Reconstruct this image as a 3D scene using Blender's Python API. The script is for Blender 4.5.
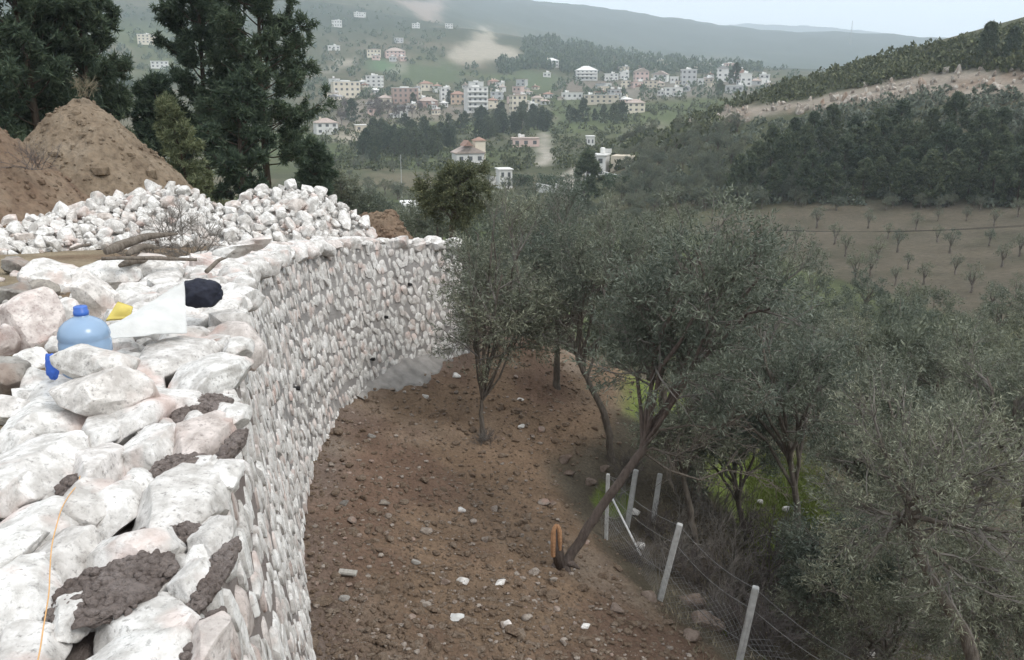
import bpy, bmesh, math, random
import numpy as np
from mathutils import Vector, Matrix

for o in list(bpy.data.objects):
    bpy.data.objects.remove(o)
SC = bpy.context.scene
COL = SC.collection
rng = np.random.default_rng(7)
random.seed(7)
R = math.radians

# ------------------------------------------------------------------ camera
PITCH = R(15.5)
FPX = 850.0
CAMZ = 1.6
cam_d = bpy.data.cameras.new('camera')
cam_d.sensor_width = 36.0
cam_d.lens = FPX / 1024 * 36
cam_d.clip_start = 0.05
cam_d.clip_end = 20000
cam = bpy.data.objects.new('camera', cam_d)
COL.objects.link(cam)
cam.location = (0, 0, CAMZ)
cam.rotation_euler = (math.pi / 2 - PITCH, 0, 0)
SC.camera = cam

# ------------------------------------------------------------------ world, sun, exposure
SUN_EL, SUN_AZ = R(48), R(125)          # azimuth clockwise from +Y
w = bpy.data.worlds.new('World')
SC.world = w
w.use_nodes = True
nt = w.node_tree
nt.nodes.clear()
sky = nt.nodes.new('ShaderNodeTexSky')
sky.sky_type = 'NISHITA'
sky.sun_disc = False
sky.sun_elevation = SUN_EL
sky.sun_rotation = SUN_AZ
sky.altitude = 200
sky.air_density = 1.0
sky.dust_density = 2.0
sky.ozone_density = 1.0
hs = nt.nodes.new('ShaderNodeHueSaturation')
hs.inputs['Saturation'].default_value = 0.3
ov = nt.nodes.new('ShaderNodeMixRGB')           # even overcast veil over the clear sky
ov.inputs[0].default_value = 0.84
ov.inputs[2].default_value = (8.0, 8.2, 8.35, 1)
bg = nt.nodes.new('ShaderNodeBackground')
bg.inputs['Strength'].default_value = 0.14
wo = nt.nodes.new('ShaderNodeOutputWorld')
nt.links.new(sky.outputs[0], hs.inputs['Color'])
nt.links.new(hs.outputs[0], ov.inputs[1])
nt.links.new(ov.outputs[0], bg.inputs['Color'])
nt.links.new(bg.outputs[0], wo.inputs['Surface'])
sun_d = bpy.data.lights.new('sun', 'SUN')
sun_d.energy = 1.4
sun_d.angle = R(18)
sun_d.color = (1.0, 0.96, 0.9)
sun = bpy.data.objects.new('sun', sun_d)
COL.objects.link(sun)
sdir = Vector((math.sin(SUN_AZ) * math.cos(SUN_EL), math.cos(SUN_AZ) * math.cos(SUN_EL), math.sin(SUN_EL)))
sun.rotation_euler = sdir.to_track_quat('Z', 'Y').to_euler()
sun.location = (20, -20, 60)
SC.view_settings.view_transform = 'Standard'
SC.view_settings.look = 'None'
SC.view_settings.exposure = 0.62
SC.view_settings.gamma = 1.0
SC.view_settings.use_curve_mapping = False
SC.render.engine = 'CYCLES'
SC.cycles.use_denoising = True
SC.cycles.max_bounces = 6
SC.cycles.diffuse_bounces = 3
SC.cycles.transmission_bounces = 4
SC.cycles.transparent_max_bounces = 8
SC.cycles.volume_bounces = 3
SC.cycles.caustics_reflective = False
SC.cycles.caustics_refractive = False

# ------------------------------------------------------------------ pixel geometry
cp, sp = math.cos(PITCH), math.sin(PITCH)

def pdir(x, y):
    u, v = (x - 512) / FPX, (330 - y) / FPX
    return np.array([u, cp + v * sp, -sp + v * cp])

def at(x, y, r):
    """point on the sight line of pixel (x, y) at horizontal distance r"""
    d = pdir(x, y)
    k = r / math.hypot(d[0], d[1])
    return np.array([0, 0, CAMZ]) + d * k

def at_z(x, y, z):
    d = pdir(x, y)
    return np.array([0, 0, CAMZ]) + d * ((z - CAMZ) / d[2])

def project(P):
    P = np.asarray(P, float)
    q = P - np.array([0, 0, CAMZ])
    dep = q[..., 1] * cp - q[..., 2] * sp
    up = q[..., 1] * sp + q[..., 2] * cp
    return 512 + FPX * q[..., 0] / dep, 330 - FPX * up / dep, dep

# ------------------------------------------------------------------ noise
_perm = np.random.default_rng(99).random((64, 64, 64)).astype(np.float32)

def vnoise(p):
    p = np.asarray(p, float)
    i = np.floor(p).astype(int)
    f = p - i
    f = f * f * (3 - 2 * f)
    i0, i1 = i % 64, (i + 1) % 64
    def g(a, b, c):
        return _perm[(i1 if a else i0)[..., 0], (i1 if b else i0)[..., 1], (i1 if c else i0)[..., 2]]
    fx, fy, fz = f[..., 0], f[..., 1], f[..., 2]
    x00 = g(0, 0, 0) * (1 - fx) + g(1, 0, 0) * fx
    x10 = g(0, 1, 0) * (1 - fx) + g(1, 1, 0) * fx
    x01 = g(0, 0, 1) * (1 - fx) + g(1, 0, 1) * fx
    x11 = g(0, 1, 1) * (1 - fx) + g(1, 1, 1) * fx
    return ((x00 * (1 - fy) + x10 * fy) * (1 - fz) + (x01 * (1 - fy) + x11 * fy) * fz) * 2 - 1

def fbm(p, oct=4, gain=0.5):
    p = np.asarray(p, float)
    a, s, t = 1.0, 0.0, 0.0
    for k in range(oct):
        s = s + a * vnoise(p + k * 17.3)
        t += a
        a *= gain
        p = p * 2.03
    return s / t

def n2(x, y, sc, oct=4, seed=0.0, gain=0.5):
    return fbm(np.stack([x / sc, y / sc, np.full_like(x, seed * 3.7)], -1), oct, gain)

def sstep(a, b, x):
    t = np.clip((x - a) / (b - a), 0, 1)
    return t * t * (3 - 2 * t)

# ------------------------------------------------------------------ wall line and terrain
WALL = np.array([(1.25, -4.2), (0.45, -2.0), (-0.18, 0.0), (-0.86, 2.1), (-1.28, 3.35), (-1.50, 4.35), (-1.84, 5.5),
                 (-2.32, 7.1), (-2.92, 9.3), (-3.24, 11.4), (-3.30, 13.2), (-2.92, 15.1), (-2.17, 16.4), (-1.35, 17.05), (-1.05, 17.25)])

def catmull(P, n):
    P = np.vstack([2 * P[0] - P[1], P, 2 * P[-1] - P[-2]])
    out = []
    for i in range(1, len(P) - 2):
        t = np.linspace(0, 1, n, endpoint=False)[:, None]
        a, b, c, d = P[i - 1], P[i], P[i + 1], P[i + 2]
        out.append(0.5 * ((2 * b) + (-a + c) * t + (2 * a - 5 * b + 4 * c - d) * t ** 2 + (-a + 3 * b - 3 * c + d) * t ** 3))
    out.append(P[-2][None])
    return np.vstack(out)

WL = catmull(WALL, 14)
_seg = np.linalg.norm(np.diff(WL, axis=0), axis=1)
_t = np.concatenate([[0], np.cumsum(_seg)])
_u = np.arange(0, _t[-1], 0.1)
WL = np.stack([np.interp(_u, _t, WL[:, 0]), np.interp(_u, _t, WL[:, 1])], 1)
_k = np.exp(-0.5 * (np.arange(-15, 16) / 6.0) ** 2); _k /= _k.sum()
_pad = np.vstack([2 * WL[0] - WL[15:0:-1], WL, 2 * WL[-1] - WL[-2:-17:-1]])
WL = np.stack([np.convolve(_pad[:, 0], _k, 'valid'), np.convolve(_pad[:, 1], _k, 'valid')], 1)
_seg = np.linalg.norm(np.diff(WL, axis=0), axis=1)
WT = np.concatenate([[0], np.cumsum(_seg)])       # arc length
WLEN = WT[-1]

def wall_pt(t):
    t = np.asarray(t, float)
    x, y = np.interp(t, WT, WL[:, 0]), np.interp(t, WT, WL[:, 1])
    e = 0.25
    tx = np.interp(t + e, WT, WL[:, 0]) - np.interp(t - e, WT, WL[:, 0])
    ty = np.interp(t + e, WT, WL[:, 1]) - np.interp(t - e, WT, WL[:, 1])
    l = np.hypot(tx, ty)
    return x, y, tx / l, ty / l          # outward normal is (ty, -tx)

def top_z(y):
    return np.interp(y, [-5, 5.5, 7, 9.3, 11.4, 13.2, 15.2, 16.4, 17.3, 22, 30], [0, 0, -.1, -.3, -.55, -.75, -1.0, -1.15, -1.35, -1.6, -1.9])

ZB = -3.5
BATTER = 0.42
# the terrace edge goes on behind the end of the wall
EDGE = np.vstack([[(12, -30)], WL[::6], WL[-1:], [(-0.6, 18.3), (-1.6, 22), (-3.5, 28), (-7, 40), (-14, 60)]])

def sdist_exact(x, y):
    """signed distance to the wall line, positive on the low (right) side"""
    best = np.full(x.shape, 1e9)
    sg = np.zeros(x.shape)
    for a, b in zip(EDGE[:-1], EDGE[1:]):
        d = b - a
        L2 = d @ d
        t = np.clip(((x - a[0]) * d[0] + (y - a[1]) * d[1]) / L2, 0, 1)
        px, py = x - a[0] - t * d[0], y - a[1] - t * d[1]
        dd = px * px + py * py
        m = dd < best
        best = np.where(m, dd, best)
        sg = np.where(m, d[1] * px - d[0] * py, sg)
    return np.sqrt(best) * np.where(sg >= 0, 1, -1)

_gx0, _gy0, _gd = -14.0, -6.0, 0.06
_gX, _gY = np.meshgrid(np.arange(_gx0, 16, _gd), np.arange(_gy0, 27, _gd), indexing='ij')
_SD = sdist_exact(_gX.ravel(), _gY.ravel()).reshape(_gX.shape)

def sdist(x, y):
    x, y = np.asarray(x, float), np.asarray(y, float)
    u, v = (x - _gx0) / _gd, (y - _gy0) / _gd
    ins = (u >= 0) & (v >= 0) & (u < _SD.shape[0] - 1.01) & (v < _SD.shape[1] - 1.01)
    ui, vi = np.where(ins, u, 0), np.where(ins, v, 0)
    i, j = ui.astype(int), vi.astype(int)
    f, g = ui - i, vi - j
    out = (_SD[i, j] * (1 - f) + _SD[i + 1, j] * f) * (1 - g) + (_SD[i, j + 1] * (1 - f) + _SD[i + 1, j + 1] * f) * g
    if not ins.all():
        out = out.copy()
        out[~ins] = sdist_exact(x[~ins], y[~ins])
    return out

_cx = [-300, 0, 150, 300, 400, 470, 560, 650, 750, 850, 950, 1024, 1300]
_rows = {
 25:  [-1.5, -1.6, -1.7, -1.9, -3.5, -5.2, -6.8, -8.2, -9.0, -9.4, -9.6, -9.6, -9],
 40:  [-2, -2.2, -2.4, -3.5, -6, -8.5, -10, -12, -12.6, -12.8, -13, -13, -12],
 65:  [-3, -4, -5, -7, -10, -13, -15, -16.3, -16.4, -16.2, -16.2, -16, -14],
 100: [-5, -8, -9, -12, -15, -17, -18.5, -19, -18.4, -17.6, -16.9, -16, -12],
 145: [-8, -12, -14, -17, -19, -20, -20.5, -19.5, -17.6, -16.6, -15.8, -14.8, -8],
 200: [-10, -15, -18, -20, -21.5, -22, -21.5, -13, -4.5, 0.5, 5.0, 8.0, 16],
 255: [-10, -16, -20, -21.5, -22, -22, -21.0, -9, 2.2, 10.3, 17.2, 22.0, 36],
 330: [-10, -16, -20, -21.5, -21.5, -21, -20, -16, -6, 2, 7, 12, 26],
 450: [-6, -10, -12, -13, -14.5, -15, -14.6, -10.6, -10, -6, 0, 5, 15],
 600: [8, 5, 4, 2, 1.0, -1.5, 0.3, 3.8, 8.0, 8, 8, 10, 15],
 800: [35, 32, 30, 26, 27, 23, 20, 17.5, 19.5, 15, 12, 12, 15],
 1150: [95, 92, 90, 86, 86, 82, 66, 44, 34, 28, 22, 20, 20],
 1600: [190, 185, 180, 172, 150, 105, 75, 45, 32, 30, 25, 20, 20],
 2200: [330, 320, 310, 300, 240, 190, 150, 110, 90, 70, 60, 50, 40],
 3000: [560, 540, 510, 480, 415, 340, 305, 260, 220, 196, 165, 148, 120],
 4200: [480, 460, 430, 400, 340, 300, 260, 210, 190, 170, 140, 120, 100],
 6000: [420, 420, 420, 420, 420, 420, 400, 400, 452, 400, 300, 260, 200],
}
_taz = np.radians(np.linspace(-55, 55, 221))
_tlr = np.linspace(math.log(20), math.log(6500), 260)
_caz = np.arctan2((np.array(_cx) - 512) / FPX, cp + (330 - 95) / FPX * sp)
_lr = np.log(np.array(list(_rows)))
_zc = np.array([np.interp(_taz, _caz, row) for row in _rows.values()])
TAB = np.array([np.interp(_tlr, _lr, _zc[:, j]) for j in range(len(_taz))])      # (az, lr)

def _blur(a, k, ax):
    ker = np.exp(-0.5 * (np.arange(-2 * k, 2 * k + 1) / k) ** 2)
    ker /= ker.sum()
    pad = [(0, 0), (0, 0)]
    pad[ax] = (2 * k, 2 * k)
    b = np.pad(a, pad, mode='edge')
    return np.apply_along_axis(lambda v: np.convolve(v, ker, 'valid'), ax, b)
TAB = _blur(_blur(TAB, 4, 0), 2, 1)

def soil_k(x, y, r, s):
    edge = 4.1 + 0.5 * n2(x, y, 2.0, 3, 5) + np.interp(y, [6, 9, 12, 16, 20], [2.0, 1.2, 0.1, -1.0, -0.6])
    return np.where((s > -0.6) & (r < 24), 1 - sstep(-0.25, 0.35, s - edge), 0) * (1 - sstep(19, 22, r))

def ground_z(x, y, rough=True):
    x, y = np.asarray(x, float), np.asarray(y, float)
    shp = x.shape
    x, y = np.atleast_1d(x).ravel(), np.atleast_1d(y).ravel()
    r = np.hypot(x, y)
    az = np.arctan2(x, y)
    ia = np.clip((az - _taz[0]) / (_taz[1] - _taz[0]), 0, len(_taz) - 1.001)
    il = np.clip((np.log(np.maximum(r, 1e-3)) - _tlr[0]) / (_tlr[1] - _tlr[0]), 0, len(_tlr) - 1.001)
    a0, l0 = ia.astype(int), il.astype(int)
    fa, fl = ia - a0, il - l0
    zf = (TAB[a0, l0] * (1 - fa) + TAB[a0 + 1, l0] * fa) * (1 - fl) + (TAB[a0, l0 + 1] * (1 - fa) + TAB[a0 + 1, l0 + 1] * fa) * fl
    back = sstep(R(58), R(100), np.abs(az))
    zf = zf * (1 - back * sstep(60, 400, r)) + back * sstep(60, 400, r) * (20 + 0.05 * np.minimum(r, 3000))
    z = zf.copy()
    m = r < 60
    if m.any():
        xm, ym, rm = x[m], y[m], r[m]
        s = sdist(xm, ym)
        low = ZB - 0.30 * np.clip(s, 0, 4) - 0.44 * np.clip(s - 4, 0, 40)
        low = np.maximum(low, -9.4)
        up = top_z(ym) - 0.08 + 0.008 * np.clip(-s - 1, 0, 8)
        wdt = 0.35 + 0.9 * np.clip(ym - 17.2, 0, 8)
        k = sstep(0, 1, (-(s + 0.55)) / wdt)
        near = low * (1 - k) + up * k
        b = sstep(17, 30, rm)
        if rough:
            ks = soil_k(xm, ym, rm, s)
            near = near + ks * (0.17 * n2(xm, ym, 0.9, 5, 8, 0.62) + 0.10 * np.abs(n2(xm, ym, 0.24, 3, 9)))
        z[m] = near * (1 - b) + zf[m] * b
    if rough:
        far = sstep(25, 300, r)
        z = z + far * (n2(x, y, 60, 4, 1) * np.clip(r, 0, 2500) * 0.0035 + n2(x, y, 400, 4, 2) * np.clip(r - 800, 0, 3000) * 0.011)
        z = z + (1 - sstep(120, 400, r)) * (n2(x, y, 3.0, 4, 3) * 0.10 * sstep(3, 12, r))
    return z.reshape(shp) if shp else float(z[0])

def hit(x, y, rmin=20, rmax=5500):
    """ground point seen at pixel (x, y), searched outwards from rmin"""
    rr = np.exp(np.linspace(math.log(rmin), math.log(rmax), 1600))
    d = pdir(x, y)
    k = rr / math.hypot(d[0], d[1])
    X, Y, Z = d[0] * k, d[1] * k, CAMZ + d[2] * k
    g = ground_z(X, Y)
    below = np.nonzero(Z < g)[0]
    i = below[0] if len(below) else np.argmin(np.abs(Z - g))
    return np.array([X[i], Y[i], g[i]])

# ------------------------------------------------------------------ mesh helpers
def mesh_np(name, V, polys, mat=None, smooth=False, attr=None):
    """polys: list of int arrays (n,3) / (n,4)"""
    V = np.asarray(V, np.float32)
    me = bpy.data.meshes.new(name)
    me.vertices.add(len(V))
    me.vertices.foreach_set('co', V.ravel())
    polys = [np.asarray(p, np.int32) for p in polys if len(p)]
    idx = np.concatenate([p.ravel() for p in polys])
    tot = np.concatenate([np.full(len(p), p.shape[1], np.int32) for p in polys])
    st = np.concatenate([[0], np.cumsum(tot)[:-1]]).astype(np.int32)
    me.loops.add(len(idx))
    me.loops.foreach_set('vertex_index', idx)
    me.polygons.add(len(tot))
    me.polygons.foreach_set('loop_start', st)
    me.polygons.foreach_set('loop_total', tot)
    me.update(calc_edges=True)
    me.polygons.foreach_set('use_smooth', np.full(len(tot), smooth))
    if attr is not None:
        for an, C in attr.items():
            a = me.attributes.new(an, 'FLOAT_COLOR', 'POINT')
            C4 = np.concatenate([C, np.ones((len(C), 1))], 1).astype(np.float32)
            a.data.foreach_set('color', C4.ravel())
    if mat:
        me.materials.append(mat)
    return me

def link(name, me, parent=None, loc=None, rot=None, scale=None):
    o = bpy.data.objects.new(name, me)
    COL.objects.link(o)
    if parent is not None:
        o.parent = parent
    if loc is not None:
        o.location = tuple(loc)
    if rot is not None:
        o.rotation_euler = rot
    if scale is not None:
        o.scale = (scale,) * 3 if np.isscalar(scale) else tuple(scale)
    return o

def tag(o, label=None, cat=None, group=None, kind=None):
    if label: o['label'] = label
    if cat: o['category'] = cat
    if group: o['group'] = group
    if kind: o['kind'] = kind
    return o

def thing(name, label, cat, loc, rz=0.0, group=None, scale=None):
    o = link(name, None, None, loc, (0, 0, rz), scale)
    return tag(o, label, cat, group)

class MB:
    """collects geometry for one mesh"""
    def __init__(s): s.V, s.P, s.n = [], [], 0
    def add(s, V, *polys):
        V = np.asarray(V, float)
        s.V.append(V)
        for p in polys: s.P.append(np.asarray(p) + s.n)
        s.n += len(V)
        return s
    def box(s, c, d, rz=0.0, M=None):
        h = np.array(d) / 2
        v = np.array([(i, j, k) for i in (-1, 1) for j in (-1, 1) for k in (-1, 1)]) * h
        if M is not None: v = v @ np.array(M).T
        if rz:
            cz, sz = math.cos(rz), math.sin(rz)
            v = np.stack([v[:, 0] * cz - v[:, 1] * sz, v[:, 0] * sz + v[:, 1] * cz, v[:, 2]], 1)
        return s.add(v + np.array(c), [(0, 1, 3, 2), (4, 6, 7, 5), (0, 4, 5, 1), (2, 3, 7, 6), (0, 2, 6, 4), (1, 5, 7, 3)])
    def tube(s, pts, rad, n=8, cap=True):
        pts = np.asarray(pts, float)[None]
        rad = np.broadcast_to(np.asarray(rad, float), pts.shape[1:2])[None]
        V, Q = tubes(pts, rad, n)
        s.add(V, Q)
        if cap:
            b = s.n - len(V)
            K = pts.shape[1]
            s.P.append(np.array([list(range(b + n - 1, b - 1, -1))]))
            s.P.append(np.array([list(range(b + (K - 1) * n, b + K * n))]))
        return s
    def lathe(s, prof, n=24, c=(0, 0, 0)):
        prof = np.asarray(prof, float)
        a = np.linspace(0, 2 * math.pi, n, endpoint=False)
        V = np.stack([prof[:, 0][:, None] * np.cos(a), prof[:, 0][:, None] * np.sin(a), np.repeat(prof[:, 1][:, None], n, 1)], -1).reshape(-1, 3)
        Q = [(i * n + j, i * n + (j + 1) % n, (i + 1) * n + (j + 1) % n, (i + 1) * n + j) for i in range(len(prof) - 1) for j in range(n)]
        return s.add(V + np.array(c), Q)
    def mesh(s, name, mat, smooth=False):
        by = {}
        for p in s.P: by.setdefault(p.shape[1], []).append(p)
        return mesh_np(name, np.vstack(s.V), [np.vstack(v) for v in by.values()], mat, smooth)

def tubes(P, Rad, S):
    """P (N,K,3) paths, Rad (N,K) -> verts, quads"""
    N, K, _ = P.shape
    T = np.gradient(P, axis=1)
    T /= np.linalg.norm(T, axis=2, keepdims=True) + 1e-9
    ref = np.where(np.abs(T[:, :1, 2:3]) > 0.9, np.array([1.0, 0, 0]), np.array([0, 0, 1.0]))
    ref = np.broadcast_to(ref, T.shape)
    A = np.cross(T, ref)
    A /= np.linalg.norm(A, axis=2, keepdims=True) + 1e-9
    B = np.cross(T, A)
    a = np.linspace(0, 2 * math.pi, S, endpoint=False)
    V = P[:, :, None] + Rad[:, :, None, None] * (np.cos(a)[:, None] * A[:, :, None] + np.sin(a)[:, None] * B[:, :, None])
    n = np.arange(N)[:, None, None] * K * S
    k = np.arange(K - 1)[None, :, None] * S
    j = np.arange(S)[None, None, :]
    j2 = (j + 1) % S
    Q = np.stack([n + k + j, n + k + j2, n + k + S + j2, n + k + S + j], -1).reshape(-1, 4)
    return V.reshape(-1, 3), Q

_ico = {}
def ico(sub):
    if sub not in _ico:
        bm = bmesh.new()
        bmesh.ops.create_icosphere(bm, subdivisions=sub, radius=1)
        bm.verts.ensure_lookup_table()
        V = np.array([v.co[:] for v in bm.verts])
        F = np.array([[v.index for v in f.verts] for f in bm.faces])
        bm.free()
        _ico[sub] = (V, F)
    return _ico[sub]

def rock_shape(seed, sub=3, planes=9, lo=0.62, hi=0.92, rough=0.05, box=0.0):
    """unit rock: a ball cut by random planes, roughened"""
    g = np.random.default_rng(seed)
    V, F = ico(sub)
    V = V.copy()
    if box:
        m = np.max(np.abs(V), axis=1, keepdims=True)
        V = V * (1 - box) + box * V / m * 0.86
    for _ in range(planes):
        n = g.normal(size=3); n /= np.linalg.norm(n)
        d = g.uniform(lo, hi)
        q = V @ n - d
        V -= np.clip(q, 0, None)[:, None] * n * 0.93
    nz = fbm(V * 2.2 + seed * 3.1, 3)
    V *= (1 + rough * 2.2 * nz)[:, None]
    if sub >= 4:
        V *= (1 + 0.35 * rough * fbm(V * 9 + seed, 3))[:, None]
    return V / np.abs(V).max(0), F

# ------------------------------------------------------------------ materials
def mat_new(name, rough=0.9, spec=0.2):
    m = bpy.data.materials.new(name)
    m.use_nodes = True
    t = m.node_tree
    b = t.nodes['Principled BSDF']
    b.inputs['Roughness'].default_value = rough
    b.inputs['Specular IOR Level'].default_value = spec
    return m, t, b

def N(t, ty, **kw):
    n = t.nodes.new('ShaderNode' + ty)
    for k, v in kw.items():
        setattr(n, k, v)
    return n

def ramp(t, fac, stops):
    r = N(t, 'ValToRGB')
    e = r.color_ramp.elements
    while len(e) < len(stops): e.new(0.5)
    for el, (p, c) in zip(e, stops):
        el.position = p
        el.color = (*c, 1)
    if fac is not None: t.links.new(fac, r.inputs[0])
    return r.outputs[0]

def noise(t, vec, scale, detail=4, rough=0.55, out='Fac'):
    n = N(t, 'TexNoise')
    n.inputs['Scale'].default_value = scale
    n.inputs['Detail'].default_value = detail
    n.inputs['Roughness'].default_value = rough
    if vec is not None: t.links.new(vec, n.inputs['Vector'])
    return n.outputs[out]

def mix(t, f, a, b, mode='MIX'):
    m = N(t, 'MixRGB', blend_type=mode)
    for i, v in ((0, f), (1, a), (2, b)):
        if isinstance(v, (int, float)): m.inputs[i].default_value = v
        elif isinstance(v, tuple): m.inputs[i].default_value = (*v, 1)
        else: t.links.new(v, m.inputs[i])
    return m.outputs[0]

def bump(t, b, h, strength=0.4, dist=0.02):
    n = N(t, 'Bump')
    n.inputs['Strength'].default_value = strength
    n.inputs['Distance'].default_value = dist
    t.links.new(h, n.inputs['Height'])
    t.links.new(n.outputs[0], b.inputs['Normal'])

def wpos(t):
    return N(t, 'NewGeometry').outputs['Position']

def rnd(t):
    return N(t, 'ObjectInfo').outputs['Random']

def island(t):
    return N(t, 'NewGeometry').outputs['Random Per Island']

def plain(name, col, rough=0.8, spec=0.3, var=0.12, scale=6.0, bmp=0.0, metallic=0.0):
    m, t, b = mat_new(name, rough, spec)
    b.inputs['Metallic'].default_value = metallic
    f = noise(t, wpos(t), scale, 5)
    c = ramp(t, f, [(0.3, tuple(x * (1 - var) for x in col)), (0.7, tuple(min(1, x * (1 + var)) for x in col))])
    t.links.new(c, b.inputs['Base Color'])
    if bmp: bump(t, b, noise(t, wpos(t), scale * 8, 4), bmp, 0.01)
    return m

def stone_mat(name, base, dark, pink, pink_amt, dirt, per='island', fine=1.0):
    """pale limestone with veins, pits, dusty stains"""
    m, t, b = mat_new(name, 0.92, 0.15)
    P = wpos(t)
    off = island(t) if per == 'island' else rnd(t)
    f1 = noise(t, P, 9 * fine, 6, 0.65)
    f2 = noise(t, P, 38 * fine, 5, 0.7)
    f3 = noise(t, P, 3.2, 3, 0.5)
    c = mix(t, ramp(t, f1, [(0.39, (0, 0, 0)), (0.61, (1, 1, 1))]), dark, base)
    c = mix(t, ramp(t, f2, [(0.30, (1, 1, 1)), (0.46, (0, 0, 0))]), c, tuple(x * 0.62 for x in dark))
    pk = N(t, 'Math', operation='MULTIPLY')
    t.links.new(ramp(t, f3, [(0.56, (0, 0, 0)), (0.70, (1, 1, 1))]), pk.inputs[0])
    pk.inputs[1].default_value = pink_amt
    c = mix(t, pk.outputs[0], c, pink)
    tint = ramp(t, off, [(0.0, (0.80, 0.78, 0.76)), (0.5, (1.0, 1.0, 0.99)), (0.85, (1.0, 0.99, 0.98)), (1.0, dirt)])
    c = mix(t, 0.85, c, tint, 'MULTIPLY')
    t.links.new(c, b.inputs['Base Color'])
    bump(t, b, mix(t, 0.5, f1, f2), 0.8, 0.014)
    return m

M_STONE = stone_mat('wall_limestone', (0.76, 0.745, 0.73), (0.47, 0.45, 0.43), (0.60, 0.43, 0.38), 0.55, (0.72, 0.62, 0.58))
M_STONE_O = stone_mat('wall_limestone_single', (0.75, 0.735, 0.72), (0.47, 0.45, 0.43), (0.60, 0.43, 0.38), 0.55, (0.72, 0.62, 0.58), 'obj')
M_ROCK = stone_mat('loose_limestone', (0.80, 0.785, 0.765), (0.46, 0.44, 0.42), (0.56, 0.42, 0.37), 0.5, (0.78, 0.70, 0.65), 'obj')
M_ROCKPINK = stone_mat('pink_limestone', (0.66, 0.60, 0.57), (0.38, 0.32, 0.30), (0.42, 0.29, 0.26), 0.95, (0.86, 0.78, 0.74), 'obj')
M_ROCKGREY = stone_mat('grey_limestone', (0.36, 0.345, 0.32), (0.21, 0.195, 0.18), (0.30, 0.22, 0.18), 0.6, (0.8, 0.7, 0.6), 'obj')
M_RUBBLE = stone_mat('rubble_limestone', (0.76, 0.75, 0.735), (0.42, 0.40, 0.38), (0.55, 0.40, 0.35), 0.5, (0.62, 0.52, 0.46))

def mortar_mat():
    m, t, b = mat_new('mortar', 0.95, 0.1)
    P = wpos(t)
    sep = N(t, 'SeparateXYZ')
    t.links.new(P, sep.inputs[0])
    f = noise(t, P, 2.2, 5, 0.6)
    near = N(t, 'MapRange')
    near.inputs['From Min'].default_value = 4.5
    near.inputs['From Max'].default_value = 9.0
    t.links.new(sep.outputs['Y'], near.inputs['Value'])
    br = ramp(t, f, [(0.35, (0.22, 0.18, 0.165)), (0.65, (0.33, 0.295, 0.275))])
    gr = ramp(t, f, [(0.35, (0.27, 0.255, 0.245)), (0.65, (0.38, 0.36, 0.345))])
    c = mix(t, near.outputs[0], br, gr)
    t.links.new(c, b.inputs['Base Color'])
    bump(t, b, noise(t, P, 45, 6, 0.7), 0.9, 0.03)
    return m
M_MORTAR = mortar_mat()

def earth_mat(name, c0, c1, c2, scale=1.6, fine=28):
    m, t, b = mat_new(name, 0.97, 0.08)
    P = wpos(t)
    f = noise(t, P, scale, 6, 0.62)
    g = noise(t, P, fine, 6, 0.7)
    c = ramp(t, f, [(0.32, c0), (0.5, c1), (0.68, c2)])
    c = mix(t, 0.75, c, ramp(t, g, [(0.28, (0.45, 0.43, 0.42)), (0.5, (1, 1, 1)), (0.74, (1.35, 1.3, 1.25))]), 'MULTIPLY')
    t.links.new(c, b.inputs['Base Color'])
    bump(t, b, g, 0.9, 0.06)
    return m
M_MOUND = earth_mat('mound_earth', (0.155, 0.118, 0.085), (0.215, 0.168, 0.122), (0.26, 0.212, 0.16), 1.4, 9)
M_CLOD = earth_mat('clod_earth', (0.14, 0.10, 0.073), (0.198, 0.148, 0.110), (0.265, 0.215, 0.172), 5, 30)
M_BROWNMORTAR = earth_mat('brown_mortar', (0.22, 0.18, 0.163), (0.29, 0.245, 0.225), (0.37, 0.32, 0.30), 8, 60)

def ground_mat():
    m, t, b = mat_new('ground_surface', 0.97, 0.06)
    P = wpos(t)
    a = N(t, 'Attribute', attribute_name='albedo')
    fine = noise(t, P, 22, 7, 0.72)
    mid = noise(t, P, 1.7, 5, 0.6)
    far = noise(t, P, 0.16, 6, 0.7)
    c = mix(t, 0.85, a.outputs['Color'], ramp(t, fine, [(0.26, (0.42, 0.40, 0.39)), (0.5, (1, 1, 1)), (0.76, (1.5, 1.45, 1.4))]), 'MULTIPLY')
    c = mix(t, 0.8, c, ramp(t, mid, [(0.3, (0.72, 0.70, 0.69)), (0.7, (1.22, 1.2, 1.18))]), 'MULTIPLY')
    c = mix(t, 0.6, c, ramp(t, far, [(0.3, (0.70, 0.72, 0.72)), (0.7, (1.25, 1.22, 1.2))]), 'MULTIPLY')
    t.links.new(c, b.inputs['Base Color'])
    bump(t, b, fine, 0.8, 0.05)
    return m
M_GROUND = ground_mat()

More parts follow.
